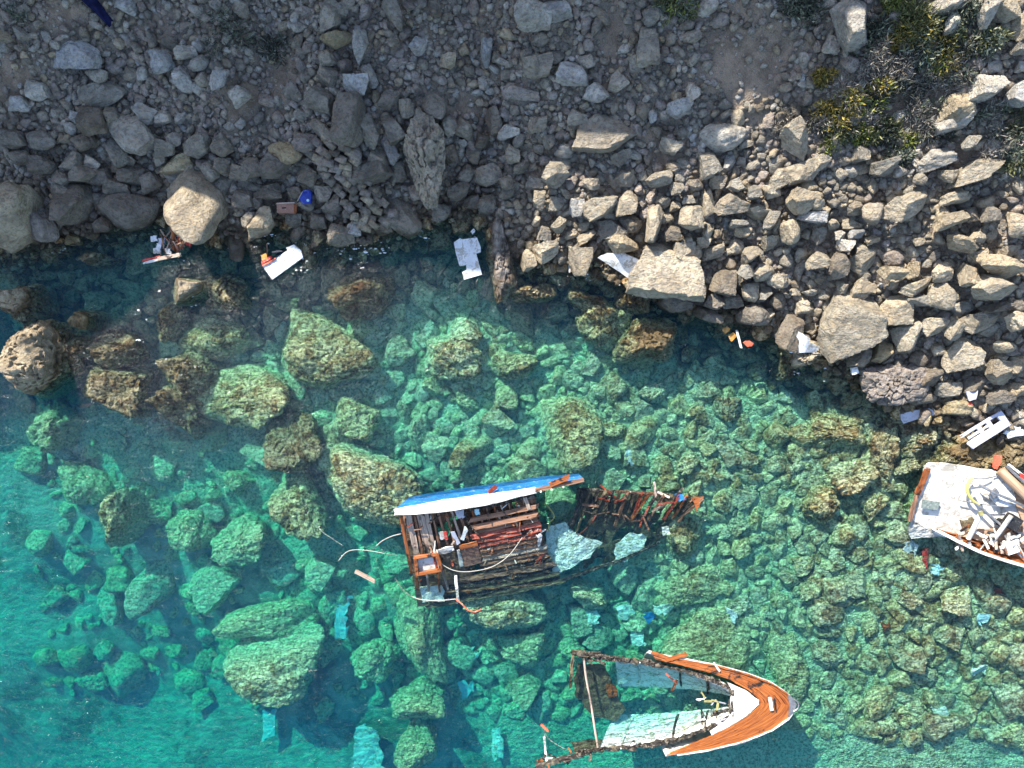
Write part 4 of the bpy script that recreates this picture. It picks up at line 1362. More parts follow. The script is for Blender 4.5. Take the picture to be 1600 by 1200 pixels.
slab('white_scrap', [at(1034, 824, -.35), at(1042, 822, -.3), at(1048, 834, -.35), at(1036, 838, -.4)], .05, M['sunk_white'], A, .03, 3)
plank('spar', at(938, 758, .0), at(962, 778, -.1), .08, .07, M['rust'], A)
tube('rope', [at(850, 786, -.2), at(860, 796, -.15), at(866, 808, -.2), at(858, 818, -.3), at(858, 830, -.4)], .03, M['yrope'], A)

# ------------------------------------------------------------------ varnished bow
Bw = root('bow_section', at(1120, 1110, -1.5), 'sunken wooden bow with varnished orange foredeck and white painted inside', 'shipwreck')
UP = [at(1243, 1102, 1.05), at(1232, 1086, 1.02), at(1205, 1068, .95), at(1165, 1053, .85), at(1120, 1041, .72), at(1075, 1032, .6), at(1012, 1021, .35)]
LO = [at(1243, 1102, 1.05), at(1234, 1120, 1.02), at(1205, 1140, .95), at(1165, 1156, .85), at(1120, 1168, .72), at(1080, 1175, .6), at(1040, 1181, .45)]
UI = [at(1188, 1098, 1.05), at(1186, 1093, 1.05), at(1168, 1078, .97), at(1140, 1062, .88), at(1108, 1051, .75), at(1070, 1041, .62), at(1016, 1028, .38)]
LI = [at(1188, 1098, 1.05), at(1184, 1106, 1.05), at(1166, 1120, .97), at(1138, 1137, .88), at(1105, 1152, .75), at(1072, 1166, .62), at(1048, 1176, .46)]
for out_, inn, nm in ((UP, UI, 0), (LO, LI, 1)):
    nst = 7
    for k in range(nst):
        a0, a1 = k / nst + .006, (k + 1) / nst - .006
        end = 1.0 - (.12 * rng.rand() if nm == 0 else .05 * rng.rand())
        def fn(u, v, a0=a0, a1=a1, end=end, out_=out_, inn=inn):
            t = a0 + (a1 - a0) * v
            return lerp(poly(out_, u * end), poly(inn, u * end), t) + np.array([0, 0, .01])
        o = sheet('deck_plank', fn, 26, 1, .05, M['burnt_varnish' if nm == 0 else 'varnish'], Bw, wob=.006)
        me = o.data
        G = np.array([[u_ / 26 * 7 + k * 9.1, (k + j_) * .15, nm * 3.0] for _ in range(2) for j_ in range(2) for u_ in range(27)])
        me.attributes['grain'].data.foreach_set('vector', G.astype(np.float32).ravel())
# outside of the hull down into the water
for out_ in (UP, LO):
    def fn(u, v, out_=out_):
        p = poly(out_, u)
        c = lerp(at(1225, 1101, -1.5), at(1000, 1101, -1.9), u)
        q = lerp(p, np.array([lerp(p, c, .45)[0], lerp(p, c, .45)[1], -1.7]), v ** 1.2)
        q[2] = p[2] * (1 - v) - 1.7 * v - .05
        return q
    sheet('hull_side', fn, 30, 8, .06, M['white'], Bw)
sweep('toe_rail', [poly(LO, .02 + .9 * k / 20) + np.array([0, -.02, .05]) for k in range(21)], box_section(.035, .07), M['white'], Bw, wob=.008)
sweep('toe_rail', [poly(UP, .02 + .6 * k / 16) + np.array([0, .02, .05]) for k in range(17)], box_section(.05, .09), M['orange_wood'], Bw, wob=.008)
SC = slab('stem_cap', [at(1231, 1086, 1.13), at(1238, 1090, 1.15), at(1245, 1101, 1.15), at(1240, 1114, 1.14), at(1232, 1121, 1.12), at(1234, 1103, 1.14)], .14, M['steel'], Bw)
tube('stem_fitting', [at(1240, 1092, 1.16), at(1247, 1098, 1.18), at(1247, 1106, 1.18), at(1240, 1112, 1.16)], .03, M['steel'], SC)
hb = slab('hatch', [at(1201, 1091, 1.16), at(1206, 1091, 1.16), at(1209, 1110, 1.16), at(1204, 1111, 1.16)], .12, M['clean_white'], Bw)
plank('hatch_rim', at(1210, 1092, 1.10), at(1212, 1110, 1.10), .05, .06, M['black'], hb)
slab('white_foredeck', [at(1136, 1066, .9), at(1166, 1079, 1.0), at(1186, 1094, 1.065), at(1186, 1101, 1.065), at(1166, 1119, 1.0), at(1138, 1136, .9), at(1112, 1149, .8), at(1109, 1143, .8), at(1136, 1124, .88),
     at(1143, 1115, .9), at(1141, 1098, .92), at(1144, 1080, .92)], .05, M['white'], Bw, .012, 3)
# burnt inner edge
UR = [at(895, 1020, .10), at(930, 1024, .10), at(960, 1029, .08), at(1020, 1036, .12), at(1080, 1050, .4), at(1125, 1066, .7), at(1142, 1076, .8)]
LR = [at(838, 1196, .05), at(880, 1187, .10), at(930, 1172, .12), at(1000, 1166, .16), at(1050, 1158, .3), at(1100, 1142, .6), at(1143, 1118, .8)]
for R_, nm in ((UR, 0), (LR, 1)):
    for k in range(9):
        a, b = poly(R_, k / 9), poly(R_, (k + 1) / 9)
        plank('burnt_rail', a, b, rng.uniform(.09, .19), rng.uniform(.08, .15), M['char' if k % 3 else 'wet_char'], Bw, n=7, jag=.16, wob=.035)
plank('burnt_coaming', at(1143, 1076, .84), at(1143, 1118, .84), .12, .14, M['char'], Bw, n=6, wob=.03)
KE = [at(1150, 1098, -.4), at(1100, 1098, -1.2), at(1040, 1100, -1.7), at(960, 1104, -1.95), at(900, 1108, -2.05)]
for R_, nm in ((UR, 0), (LR, 1)):
    nst = 6
    for k in range(4):
        a0, a1 = k / nst + .006, (k + 1) / nst - .006
        def fn(u, v, a0=a0, a1=a1, R_=R_, nm=nm):
            t = a0 + (a1 - a0) * v
            u = 1 - u * (.72 if nm == 0 else .68)
            a = poly(R_, u) - np.array([0, 0, .08])
            b = poly(KE, 1 - u)
            p = lerp(a, b, t)
            p[2] -= .55 * math.sin(math.pi * t) * (1 - .7 * u * u)
            return p
        sheet('inner_plank', fn, 30, 3, .05, M['silty'] if k < 4 else M['wreck_wood'], Bw, holes=.06 if k < 3 else (.16 if k == 3 else .42), wob=.014)
for k in range(8):                                    # frames of the bow
    u = .34 + k * .085
    for R_ in (UR, LR):
        a, b = poly(R_, u), poly(KE, 1 - u)
        P = []
        for i in range(6):
            t = i / 5 * (.55 if R_ is UR else .62)
            p = lerp(a, b, t)
            p[2] -= .55 * math.sin(math.pi * t) * (1 - .7 * u * u) - .05
            P.append(p)
        if k in (1, 4, 6):
            sweep('frame', P, box_section(.07, .08), M['sunk_white' if k % 2 else 'char'], Bw, wob=.01)
for (a, b) in (((1104, 1056, .4), (1106, 1084, -.2)), ((1096, 1112, -.3), (1098, 1140, .3)), ((1120, 1110, .1), (1121, 1135, .5)), ((1112, 1118, 0), (1140, 1108, .5))):
    plank('brace', at(*a), at(*b), .07, .07, M['char'], Bw)
for k in range(16):
    px, py = rng.uniform(1098, 1142), rng.uniform(1090, 1132)
    p = np.array(at(px, py, .1 + (px - 1098) / 44 * .5))
    a = rng.uniform(0, 6.28)
    plank('splinter', p, p + np.array([math.cos(a) * .3, math.sin(a) * .3, rng.uniform(-.1, .1)]), rng.uniform(.03, .09), .04, M[('char', 'olive', 'silty', 'grey')[rng.randint(4)]], Bw, n=2)
plank('loose_bar', at(1120, 1130, .75), at(1155, 1118, .95), .12, .06, M['grey'], Bw)
# broken end: cross beams and a silted sheet
plank('cross_beam', at(896, 1018, .08), at(891, 1072, -.1), .10, .10, M['silt_sheet'], Bw, n=8, wob=.025, jag=.08)
tube('cross_beam', [at(912, 1028, .08), at(916, 1060, .02), at(922, 1092, -.05), at(928, 1130, .02), at(934, 1168, .12)], .05, M['pale_wood'], Bw)
for k in range(10):
    p = np.array(at(rng.uniform(894, 936), rng.uniform(1016, 1034), .08))
    a = rng.uniform(-.8, .4)
    plank('splinter', p, p + np.array([math.cos(a) * .5, math.sin(a) * .5, rng.uniform(-.1, .1)]), rng.uniform(.04, .1), .05, M['char'], Bw, n=2, jag=.06)
slab('silted_sheet', [at(902, 1036, -.55), at(945, 1040, -.55), at(960, 1075, -.8), at(978, 1108, -1.0), at(960, 1128, -1.1), at(925, 1120, -1.0), at(900, 1090, -.8), at(896, 1060, -.6)], .05, M['silt_sheet'], Bw, .05, 4)
slab('silted_sheet', [at(948, 1068, -.6), at(962, 1072, -.6), at(966, 1088, -.7), at(950, 1090, -.7)], .05, M['orange_wood'], Bw, .03, 3)
slab('silted_sheet', [at(890, 1160, -.5), at(950, 1155, -.5), at(960, 1168, -.4), at(900, 1178, -.4)], .05, M['silt_sheet'], Bw, .04, 4)
plank('splinter', at(1058, 1062, -.05), at(1050, 1080, -.2), .10, .05, M['orange_wood'], Bw)
plank('splinter', at(1040, 1052, .0), at(1058, 1068, -.1), .07, .05, M['coral'], Bw)
plank('broken_rail', at(1020, 1020, .4), at(1050, 1030, .55), .14, .07, M['orange_wood'], Bw, jag=.1)
plank('broken_rail', at(1042, 1031, .55), at(1073, 1022, .6), .16, .06, M['varnish'], Bw, jag=.1)
plank('broken_rail', at(1014, 1018, .3), at(1046, 1028, .5), .10, .06, M['white'], Bw, jag=.1)
plank('cleat', at(1116, 1037, .82), at(1124, 1048, .82), .08, .12, M['white'], Bw)
plank('splinter', at(1145, 1164, .8), at(1165, 1158, .85), .08, .05, M['white'], Bw)
plank('splinter', at(1182, 1152, .85), at(1198, 1144, .92), .07, .05, M['white'], Bw)
tube('stay', [at(848, 1136, -.2), at(858, 1155, -.3), at(885, 1172, -.2)], .02, M['rope'], Bw)
plank('splinter', at(846, 1132, .02), at(856, 1142, .0), .10, .06, M['coral'], Bw)
plank('post', at(850, 1150, -.1), at(854, 1190, .05), .10, .08, M['sunk_white'], Bw)
for k in range(18):
    p = np.array(poly(LR, rng.uniform(0, .5))) + np.array([0, rng.uniform(-.15, .25), .02])
    a = rng.uniform(0, 6.28)
    plank('splinter', p, p + np.array([math.cos(a) * .35, math.sin(a) * .2, rng.uniform(-.1, .12)]), rng.uniform(.04, .12), .05, M[('char', 'char', 'orange_wood', 'sunk_white')[rng.randint(4)]], Bw, n=2, jag=.05)

# ------------------------------------------------------------------ white decked wreck against the shore
Cw = root('stern_section', at(1530, 800, -.4), 'stranded wreck end with white deck, ropes, posts and orange wooden bulwark', 'shipwreck')
dk = [at(1446, 729, .75), at(1452, 724, .8), at(1482, 725, .9), at(1520, 731, .95), at(1556, 736, 1.0), at(1572, 748, 1.0), at(1590, 778, 1.0), at(1600, 815, .9), at(1612, 850, .8), at(1560, 850, .45), at(1505, 846, .15),
      at(1470, 838, .0), at(1440, 840, -.1), at(1424, 842, -.2), at(1419, 832, -.2), at(1424, 808, .05), at(1432, 775, .35)]
DK = slab('deck', dk, .12, M['white'], Cw, .012, 3)
plank('deck_edge', at(1450, 733, .84), at(1433, 772, .48), .22, .10, M['orange_wood'], DK, n=6, jag=.08, wob=.015)
plank('deck_edge', at(1432, 774, .46), at(1421, 815, .1), .14, .10, M['wreck_wood'], DK, n=6, jag=.08, wob=.015)
slab('deck_pad', [at(1442, 781, .52), at(1469, 785, .58), at(1465, 797, .5), at(1440, 794, .43)], .05, M['slate'], DK)
bw_o = [at(1464, 829, .45), at(1495, 845, .8), at(1530, 862, .95), at(1565, 874, 1.05), at(1600, 884, 1.1), at(1660, 892, 1.2)]
bw_i = [at(1472, 830, .35), at(1500, 838, .55), at(1535, 846, .62), at(1565, 852, .68), at(1600, 858, .72), at(1660, 862, .8)]
for k in range(5):
    a0, a1 = k / 5 + .01, (k + 1) / 5 - .01
    sheet('bulwark_plank', lambda u, v, a0=a0, a1=a1: lerp(poly(bw_o, u), poly(bw_i, u), a0 + (a1 - a0) * v) + np.array([0, 0, -.25 * math.sin(math.pi * (a0 + (a1 - a0) * v))]), 20, 1, .05, M['orange_wood'], Cw, wob=.006)
sweep('bulwark_cap', [poly(bw_o, k / 20) + np.array([0, 0, .06]) for k in range(21)], box_section(.13, .08), M['white'], Cw, wob=.005)
sheet('hull_side', lambda u, v: lerp(poly(bw_o, u), poly(bw_o, u) + np.array([0, .25, -1.9 - .4 * u]), v), 20, 4, .06, M['white'], Cw)
slab('side_deck', [at(1500, 838, .58), at(1535, 846, .64), at(1600, 857, .76), at(1660, 862, .82), at(1660, 830, .95), at(1600, 822, .98), at(1560, 826, .74), at(1520, 826, .52)], .06, M['tan_wood'], Cw, .02, 3)
slab('side_deck', [at(1584, 752, 1.04), at(1600, 765, 1.06), at(1660, 790, 1.1), at(1660, 840, 1.05), at(1600, 835, 1.02), at(1592, 800, 1.02), at(1580, 770, 1.02)], .06, M['tan_wood'], Cw, .02, 3)
BP = tube('bollard_post', [at(1513, 842, .75), at(1533, 802, 1.25)], .10, M['white'], Cw, n=10)
tube('bollard_post', [at(1548, 850, .85), at(1580, 806, 1.4)], .09, M['white'], Cw, n=10)
slab('post_cap', [at(1530, 800, 1.40), at(1536, 799, 1.42), at(1537, 806, 1.40), at(1531, 806, 1.38)], .1, M['olive'], BP)
slab('battery_box', [at(1583, 803, 1.35), at(1600, 814, 1.35), at(1588, 832, 1.3), at(1570, 820, 1.3)], .35, M['black'], Cw)
WP = slab('winch_plate', [at(1549, 772, 1.3), at(1557, 763, 1.32), at(1562, 770, 1.32), at(1553, 779, 1.3)], .15, M['steel'], Cw)
tube('winch_shaft', [at(1530, 758, 1.15), at(1556, 771, 1.3), at(1590, 786, 1.25), at(1615, 800, 1.2)], .06, M['steel'], WP)
slab('deck_house', [at(1556, 740, 1.06), at(1575, 745, 1.08), at(1584, 762, 1.1), at(1588, 790, 1.1), at(1560, 792, 1.05), at(1545, 775, 1.03)], .06, M['clean_white'], Cw, .02, 3)
slab('torn_tarp', [at(1517, 766, 1.0), at(1528, 764, 1.02), at(1537, 785, 1.02), at(1530, 788, 1.0)], .03, M['lilac'], Cw, .02, 3)
tube('hose', [at(1520, 747, 1.1), at(1514, 753, 1.08), at(1511, 763, 1.05), at(1514, 774, 1.0), at(1522, 784, .95), at(1530, 788, .95)], .06, M['yrope'], Cw)
tube('rope', [at(1520, 748, 1.12), at(1538, 748, 1.15), at(1556, 744, 1.15), at(1565, 740, 1.15)], .025, M['steel'], Cw)
tube('rope', [at(1499, 782, .72), at(1525, 786, .9), at(1548, 790, 1.05), at(1570, 792, 1.12)], .022, M['steel'], Cw)
tube('guard_wire', [at(1522, 785, .95), at(1535, 795, 1.0), at(1550, 808, 1.05), at(1566, 822, 1.1)], .05, M['steel'], Cw)
tube('guard_wire', [at(1526, 788, .9), at(1545, 806, .95), at(1556, 818, .95)], .035, M['steel'], Cw)
slab('deck_rubble', [at(1500, 812, .4), at(1522, 806, .48), at(1526, 825, .45), at(1508, 832, .4)], .05, M['silt_sheet'], Cw, .05, 4)
slab('deck_rubble', [at(1556, 810, 1.0), at(1568, 812, 1.05), at(1566, 822, 1.0), at(1556, 820, 1.0)], .2, M['black'], Cw, .03, 3)
for k in range(34):
    px = rng.uniform(1495, 1600)
    p = np.array(at(px, rng.uniform(822, 858) + (px - 1500) * .08, .75 + (px - 1500) * .003))
    a = rng.uniform(0, 6.28)
    L = rng.uniform(.12, .5)
    plank('splinter', p, p + np.array([math.cos(a) * L, math.sin(a) * L, rng.uniform(-.05, .15)]), rng.uniform(.03, .14), .05,
          M[('white', 'orange_wood', 'black', 'pale_wood', 'clean_white', 'steel')[rng.randint(6)]], Cw, n=2, jag=.05)
slab('locker', [at(1572, 848, 1.1), at(1592, 843, 1.15), at(1594, 862, 1.15), at(1576, 868, 1.1)], .3, M['clean_white'], Cw)
tube('bowsprit', [at(1562, 735, 1.15), at(1580, 752, 1.3), at(1605, 776, 1.4), at(1640, 810, 1.5)], .20, M['tan_wood'], Cw, n=10)
tube('guard_wire', [at(1572, 728, 1.2), at(1590, 745, 1.3), at(1610, 762, 1.35)], .07, M['steel'], Cw)
plank('grab_rail', at(1576, 726, 1.2), at(1610, 752, 1.3), .10, .06, M['white'], Cw)
slab('rust_flap', [at(1553, 712, 1.2), at(1566, 712, 1.25), at(1564, 724, 1.2), at(1558, 734, 1.1), at(1551, 730, 1.1)], .06, M['coral'], Cw, .02, 3)
slab('red_scrap', [at(1592, 738, 1.3), at(1606, 744, 1.35), at(1604, 752, 1.3), at(1594, 748, 1.3)], .05, M['red'], Cw, .02, 3)
tube('hose', [at(1590, 850, 1.2), at(1600, 868, 1.2), at(1602, 882, 1.2)], .03, M['rope'], Cw)

# ------------------------------------------------------------------ floating and stranded debris
def lone(name, pts, th, mat, label, cat, bend=.015, sub=3, group=None):
    c = sum((np.array(p, float) for p in pts)) / len(pts)
    r_ = root(name, Vector(c), label, cat, group)
    return r_

def panel(name, part, pts, th, mat, label, cat, bend=.012, sub=3):
    P = [np.array(at(*p), float) for p in pts]
    c = sum(P) / len(P)
    o = slab(name, [p - c for p in P], th, mat, None, bend, sub)
    o.location = Vector(c)
    return tag(o, label, cat)

pn = root('flotsam', at(440, 410, 0), 'white floating panel with a red edge and an orange block', 'panel')
slab('board', [at(410, 415, .10), at(433, 402, .12), at(449, 391, .14), at(447, 387, .14), at(459, 382, .16), at(470, 391, .16), at(473, 402, .14), at(450, 419, .08), at(425, 437, .05)], .10, M['clean_white'], pn)
plank('red_trim', at(409, 411, .14), at(424, 402, .16), .14, .08, M['red'], pn)
plank('red_trim', at(411, 415, .13), at(430, 404, .16), .06, .06, M['coral'], pn)
slab('orange_block', [at(408, 399, .2), at(416, 395, .2), at(418, 405, .2), at(409, 407, .2)], .2, M['amber'], pn)
plank('stick', at(417, 381, .15), at(418, 398, .15), .05, .04, M['wreck_wood'], pn)
plank('trim', at(425, 394, .16), at(440, 392, .16), .06, .05, M['pale_wood'], pn)
panel('flotsam', 'board', [(709, 379, .08), (719, 372, .1), (722, 374, .1), (730, 373, .1), (745, 371, .1), (751, 386, .1), (751, 394, .1), (744, 396, .1), (753, 429, .05), (725, 437, .05), (722, 425, .06), (729, 421, .06), (728, 414, .06), (718, 416, .06), (712, 395, .08)],
      .10, M['clean_white'], 'white floating panel with notched sides beside the pitted rock finger', 'panel', .006, 2)
panel('flotsam', 'board', [(735, 362, .08), (740, 357, .08), (743, 360, .08), (738, 367, .06)], .08, M['clean_white'], 'tiny white scrap floating above the notched panel', 'scrap', .01, 3)
panel('flotsam', 'board', [(934, 403, .55), (948, 396, .65), (975, 395, .7), (1002, 408, .75), (994, 424, .6), (986, 437, .35), (960, 420, .4)], .10, M['clean_white'], 'white panel wedged aslant under the massive beige boulder', 'panel', .008, 3)
panel('flotsam', 'board', [(888, 395, .1), (892, 405, .1), (893, 425, .05), (889, 426, .05), (886, 405, .1)], .06, M['white'], 'narrow white strip stuck between waterline rocks near the slanted panel', 'scrap', .02, 3)

# driftwood tangle in the cove
tg = root('debris_tangle', at(262, 385, 0), 'tangle of splintered red and brown wood floating below the huge pale boulder', 'debris')
plank('beam', at(270, 345, .7), at(271, 390, .08), .14, .10, M['orange_wood'], tg)
plank('beam', at(225, 411, .1), at(282, 398, .14), .10, .08, M['white'], tg, jag=.08)
plank('beam', at(224, 407, .1), at(250, 401, .14), .09, .07, M['red'], tg)
plank('beam', at(246, 405, .16), at(281, 398, .18), .16, .07, M['pale_wood'], tg)
for k in range(26):
    p0 = np.array(at(rng.uniform(245, 296), rng.uniform(352, 380), rng.uniform(.15, .7)))
    p1 = np.array(at(rng.uniform(250, 290), rng.uniform(380, 402), rng.uniform(.03, .15)))
    p1 = p0 + (p1 - p0) * rng.uniform(.4, 1.0)
    plank('stick', p0, p1, rng.uniform(.025, .07), .035, M[('wreck_wood', 'wreck_wood', 'pale_wood', 'char', 'rust', 'red_wood')[rng.randint(6)]], tg, n=3, jag=.04)
for (a, b, c) in ((240, 373, .2), (252, 376, .2), (249, 384, .15), (262, 392, .15), (244, 392, .1)):
    slab('white_scrap', [at(a - 5, b - 4, c), at(a + 5, b - 5, c + .05), at(a + 6, b + 4, c), at(a - 4, b + 5, c)], .04, M['clean_white' if a != 252 else 'lilac'], tg, .03, 3)
slab('red_board', [at(287, 363, .5), at(298, 364, .5), at(301, 376, .2), at(297, 387, .1), at(288, 380, .2)], .06, M['red'], tg, .04, 3)
slab('green_scrap', [at(291, 369, .55), at(296, 369, .55), at(297, 375, .45), at(291, 376, .45)], .05, M['olive'], tg, .02, 3)

# drawer and blue can on the rocks
dp = ground_at(446, 325)
dz = dp.z + .55
dr = root('drawer', at(446, 325, dz - .35), 'brown wooden drawer with a dark handle slot on the shaded rocks', 'drawer')
slab('front', [at(432, 319, dz), at(459, 318, dz), at(459, 332, dz), at(433, 332, dz)], .36, M['drawer'], dr)
slab('side', [at(459.5, 318, dz), at(463.5, 319, dz - .05), at(463.5, 332, dz - .05), at(459.5, 332, dz)], .36, M['orange_wood'], dr)
slab('handle_slot', [at(440, 324, dz + .012), at(447, 323.5, dz + .012), at(447, 325.5, dz + .012), at(441, 326, dz + .012)], .02, M['black'], dr)
plank('lid_edge', at(432, 318, dz + .01), at(460, 317, dz + .01), .05, .05, M['pale_wood'], dr)
cz = ground_at(477, 308).z + .55
cn = root('fuel_can', at(477, 308, cz - .4), 'deep blue plastic can with a handle on the shaded rocks', 'can')
slab('body', [at(470, 302, cz), at(475, 297, cz + .05), at(484, 297, cz + .05), at(486, 300, cz + .02), at(485, 318, cz - .05), at(474, 319, cz - .05), at(468, 312, cz)], .30, M['bluep'], cn, .008, 3)
tube('handle', [at(474, 302, cz + .03), at(474, 299, cz + .14), at(481, 298, cz + .14), at(482, 302, cz + .04)], .03, M['bluep'], cn)
tube('cap', [at(481, 313, cz - .04), at(481, 313, cz + .06)], .06, M['cyan'], cn, n=10)
tube('cord', [at(465, 314, cz - .1), at(469, 306, cz + .05), at(473, 299, cz + .1)], .015, M['rope'], cn)
nz_ = ground_at(158, 22).z
nv_ = root('navy_cloth', at(158, 22, nz_ + .1), 'crumpled navy blue cloth lying on the upper slope', 'cloth')
sheet('cloth', lambda u, v: np.array(at(lerp((140,), (176,), u)[0] + (v - .5) * 12 * (1 - .5 * u), lerp((-4,), (39,), u)[0] + (.5 - v) * 18 * (1 - .45 * u), 0)) * ((H - nz_) / H) * np.array([1, 1, 0])
      + np.array([0, 0, Tq(*(np.array(at(140 + 36 * u, -4 + 43 * u, nz_))[:2])) + .28 + .06 * math.sin(9 * u + 7 * v) + .08 * math.sin(3.14 * v)]), 24, 10, .03, M['navy'], nv_)

# litter below the dark rocks of the right shore
panel('ply_scrap', 'b', [(1128, 515, .06), (1136, 510, .08), (1141, 514, .08), (1133, 522, .05)], .05, M['amber'], 'upper of two amber plywood squares floating by the coral float', 'scrap')
panel('ply_scrap', 'b', [(1137, 524, .06), (1146, 519, .08), (1152, 525, .06), (1143, 534, .05)], .05, M['amber'], 'lower of two amber plywood squares floating by the coral float', 'scrap')
st = plank('float_stick', np.array(at(1151, 517, .05)) - np.array(at(1154, 530, .05)), np.array(at(1158, 544, .05)) - np.array(at(1154, 530, .05)), .09, .06, M['white'])
st.location = at(1154, 530, .05)
tag(st, 'pale pinkish stick floating beside the coral float', 'stick')
panel('coral_float', 'b', [(1162, 536, .12), (1166, 533, .14), (1173, 533, .14), (1178, 537, .12), (1175, 541, .1), (1168, 542, .1)], .14, M['coral'], 'small coral red float drifting beside the pale stick', 'float', .006, 2)
cz = ground_at(1252, 540).z + 1.25
cl_ = root('white_cloth', at(1252, 540, cz - .5), 'torn white cloth draped over the pale boulder at the water', 'cloth')
sheet('cloth', lambda u, v: np.array(at(1240 + 42 * u - 6 * v, 545 - 26 * (1 - u) * (1 - v) - 6 * (1 - v) + 6 * v, cz - .22 * v - .05 * math.sin(9 * u) - .28 * u)), 18, 8, .02, M['clean_white'], cl_, wob=.008,
      keep=lambda u, v: u + v > .25 and not (u > .6 and v < .25))
panel('grey_plank', 'b', [(1408, 655, .10), (1407, 647, .14), (1430, 641, .16), (1452, 638, .16), (1458, 641, .16), (1462, 648, .14), (1440, 653, .1), (1412, 662, .05)], .10, M['grey'], 'grey plank with pale edge floating below the broad craggy boulder', 'plank', .006, 2)
ld = root('slotted_moulding', at(1540, 670, .4), 'lilac grey slotted moulding like a boarding ladder lying on the shore', 'moulding')
q0, q1 = np.array(at(1508, 690, .55)), np.array(at(1568, 653, .75))
dirv = (q1 - q0) / np.linalg.norm(q1 - q0)
nrmv = np.array([-dirv[1], dirv[0], 0])
Lm = np.linalg.norm(q1 - q0)
plank('side_bar', q0 + nrmv * .28, q0 + dirv * Lm * .97 + nrmv * .28, .12, .10, M['lilac'], ld, jag=.06)
plank('side_bar', q0 + dirv * .05 - nrmv * .26, q1 - nrmv * .22, .36, .10, M['lilac'], ld, jag=.08)
for f_ in (.42, .66, .97):
    plank('crossbar', q0 + dirv * Lm * f_ + nrmv * .32, q0 + dirv * Lm * f_ - nrmv * .3, .20 if f_ < .9 else .28, .10, M['lilac'], ld, jag=.02)
plank('centre_bar', q0 + dirv * Lm * .1 + nrmv * .05, q0 + dirv * Lm * .62 + nrmv * .05, .09, .08, M['clean_white'], ld, jag=.05)
panel('white_sheet', 'b', [(1565, 678, .5), (1580, 665, .6), (1592, 668, .62), (1600, 672, .62), (1604, 680, .6), (1580, 684, .5)], .05, M['clean_white'], 'crumpled white sheet beside the lilac slotted moulding', 'sheet', .05, 4)
panel('red_scrap', 'b', [(1507, 640, .75), (1509, 633, .8), (1516, 629, .85), (1520, 633, .85), (1514, 645, .7)], .15, M['red'], 'crumpled red plastic scrap between the yellow rounded rock and its neighbour', 'scrap', .02, 3)
panel('blue_scrap', 'b', [(1473, 571, .95), (1478, 573, .95), (1485, 582, .95), (1480, 583, .95)], .06, M['bluep'], 'small bright blue plastic scrap caught among the boulders', 'scrap', .01, 3)
panel('white_bottle', 'b', [(1330, 575, .9), (1340, 573, .95), (1342, 583, .95), (1332, 586, .9)], .2, M['clean_white'], 'small white plastic lump beside the massive angular boulder', 'scrap', .01, 3)
panel('lilac_scrap', 'b', [(1510, 612, 1.0), (1528, 610, 1.05), (1525, 624, 1.0), (1514, 626, .95)], .06, M['lilac'], 'bent lilac grey board lying behind the red plastic scrap', 'scrap', .02, 3)

# sunken scraps on the bed
def sunk(name, pts, mat, label, cat='sheet', dz=.35):
    c = np.mean(np.array(pts), axis=0)
    g0 = ground_at(c[0], c[1]).z
    P = [np.array(at(a, b, g0 + dz + rng.uniform(-.14, .14))) for a, b in pts]
    m0 = sum(P) / len(P)
    o = slab(name, [p - m0 for p in P], .06, M[mat], None, .085, 4)
    o.location = Vector(m0)
    return tag(o, label, cat)
sunk('sunken_sheet', [(521, 932), (535, 927), (551, 931), (549, 944), (543, 955), (540, 975), (542, 998), (523, 1000), (525, 965)], 'cyan', 'long turquoise sheet sunk below the hose of the burnt hull', dz=.6)
sunk('sunken_sheet', [(556, 1140), (570, 1130), (588, 1142), (592, 1165), (604, 1202), (548, 1204), (552, 1180)], 'clean_white', 'bright turquoise white sheet sunk in deep water, largest of the sunken sheets', dz=.9)
sunk('sunken_sheet', [(722, 1012), (742, 1010), (750, 1022), (738, 1034), (728, 1026)], 'sunk_white', 'pale sunken sheet between the burnt hull and the tall oval boulder', dz=.6)
sunk('sunken_sheet', [(714, 1068), (738, 1064), (740, 1082), (722, 1092)], 'cyan', 'small square turquoise sheet sunk beside the tall oval boulder', dz=.6)
sunk('sunken_sheet', [(768, 1140), (782, 1136), (786, 1185), (772, 1190)], 'sunk_white', 'narrow pale strip sunk off the broken end of the bow', dz=.5)
sunk('sunken_sheet', [(978, 698), (988, 696), (993, 708), (990, 724), (982, 722)], 'clean_white', 'small white rag sunk above the burnt frames', dz=.5)
sunk('sunken_sheet', [(1132, 946), (1148, 952), (1153, 966), (1142, 970)], 'clean_white', 'white rag sunk on the broad green boulder', dz=.7)
sunk('sunken_sheet', [(912, 956), (932, 954), (936, 972), (918, 978)], 'sunk_white', 'pale round sheet sunk just off the burnt hull keel', dz=.8)
sunk('sunken_sheet', [(962, 950), (988, 946), (990, 962), (966, 966)], 'sunk_white', 'pale sunken sheet beside the blue scrap under water', dz=.8)
sunk('sunken_scrap', [(1006, 956), (1022, 960), (1012, 976)], 'blue', 'small blue triangular scrap sunk near the pale sheets', 'scrap', .8)
sunk('sunken_sheet', [(1020, 946), (1048, 944), (1046, 958), (1022, 958)], 'sunk_white', 'long pale sheet sunk beside the blue triangular scrap', dz=.8)
sunk('sunken_sheet', [(986, 984), (1006, 982), (1008, 1010), (988, 1008)], 'clean_white', 'pale square sheet sunk above the varnished bow', dz=.8)
sunk('sunken_sheet', [(410, 1112), (432, 1108), (430, 1150), (408, 1160)], 'cyan', 'faint turquoise sheet deep below the very large pale boulder', dz=.8)
sunk('sunken_sheet', [(1412, 848), (1424, 844), (1436, 852), (1430, 864), (1416, 862)], 'clean_white', 'white ragged sheet under water at the corner of the white deck', dz=.5)
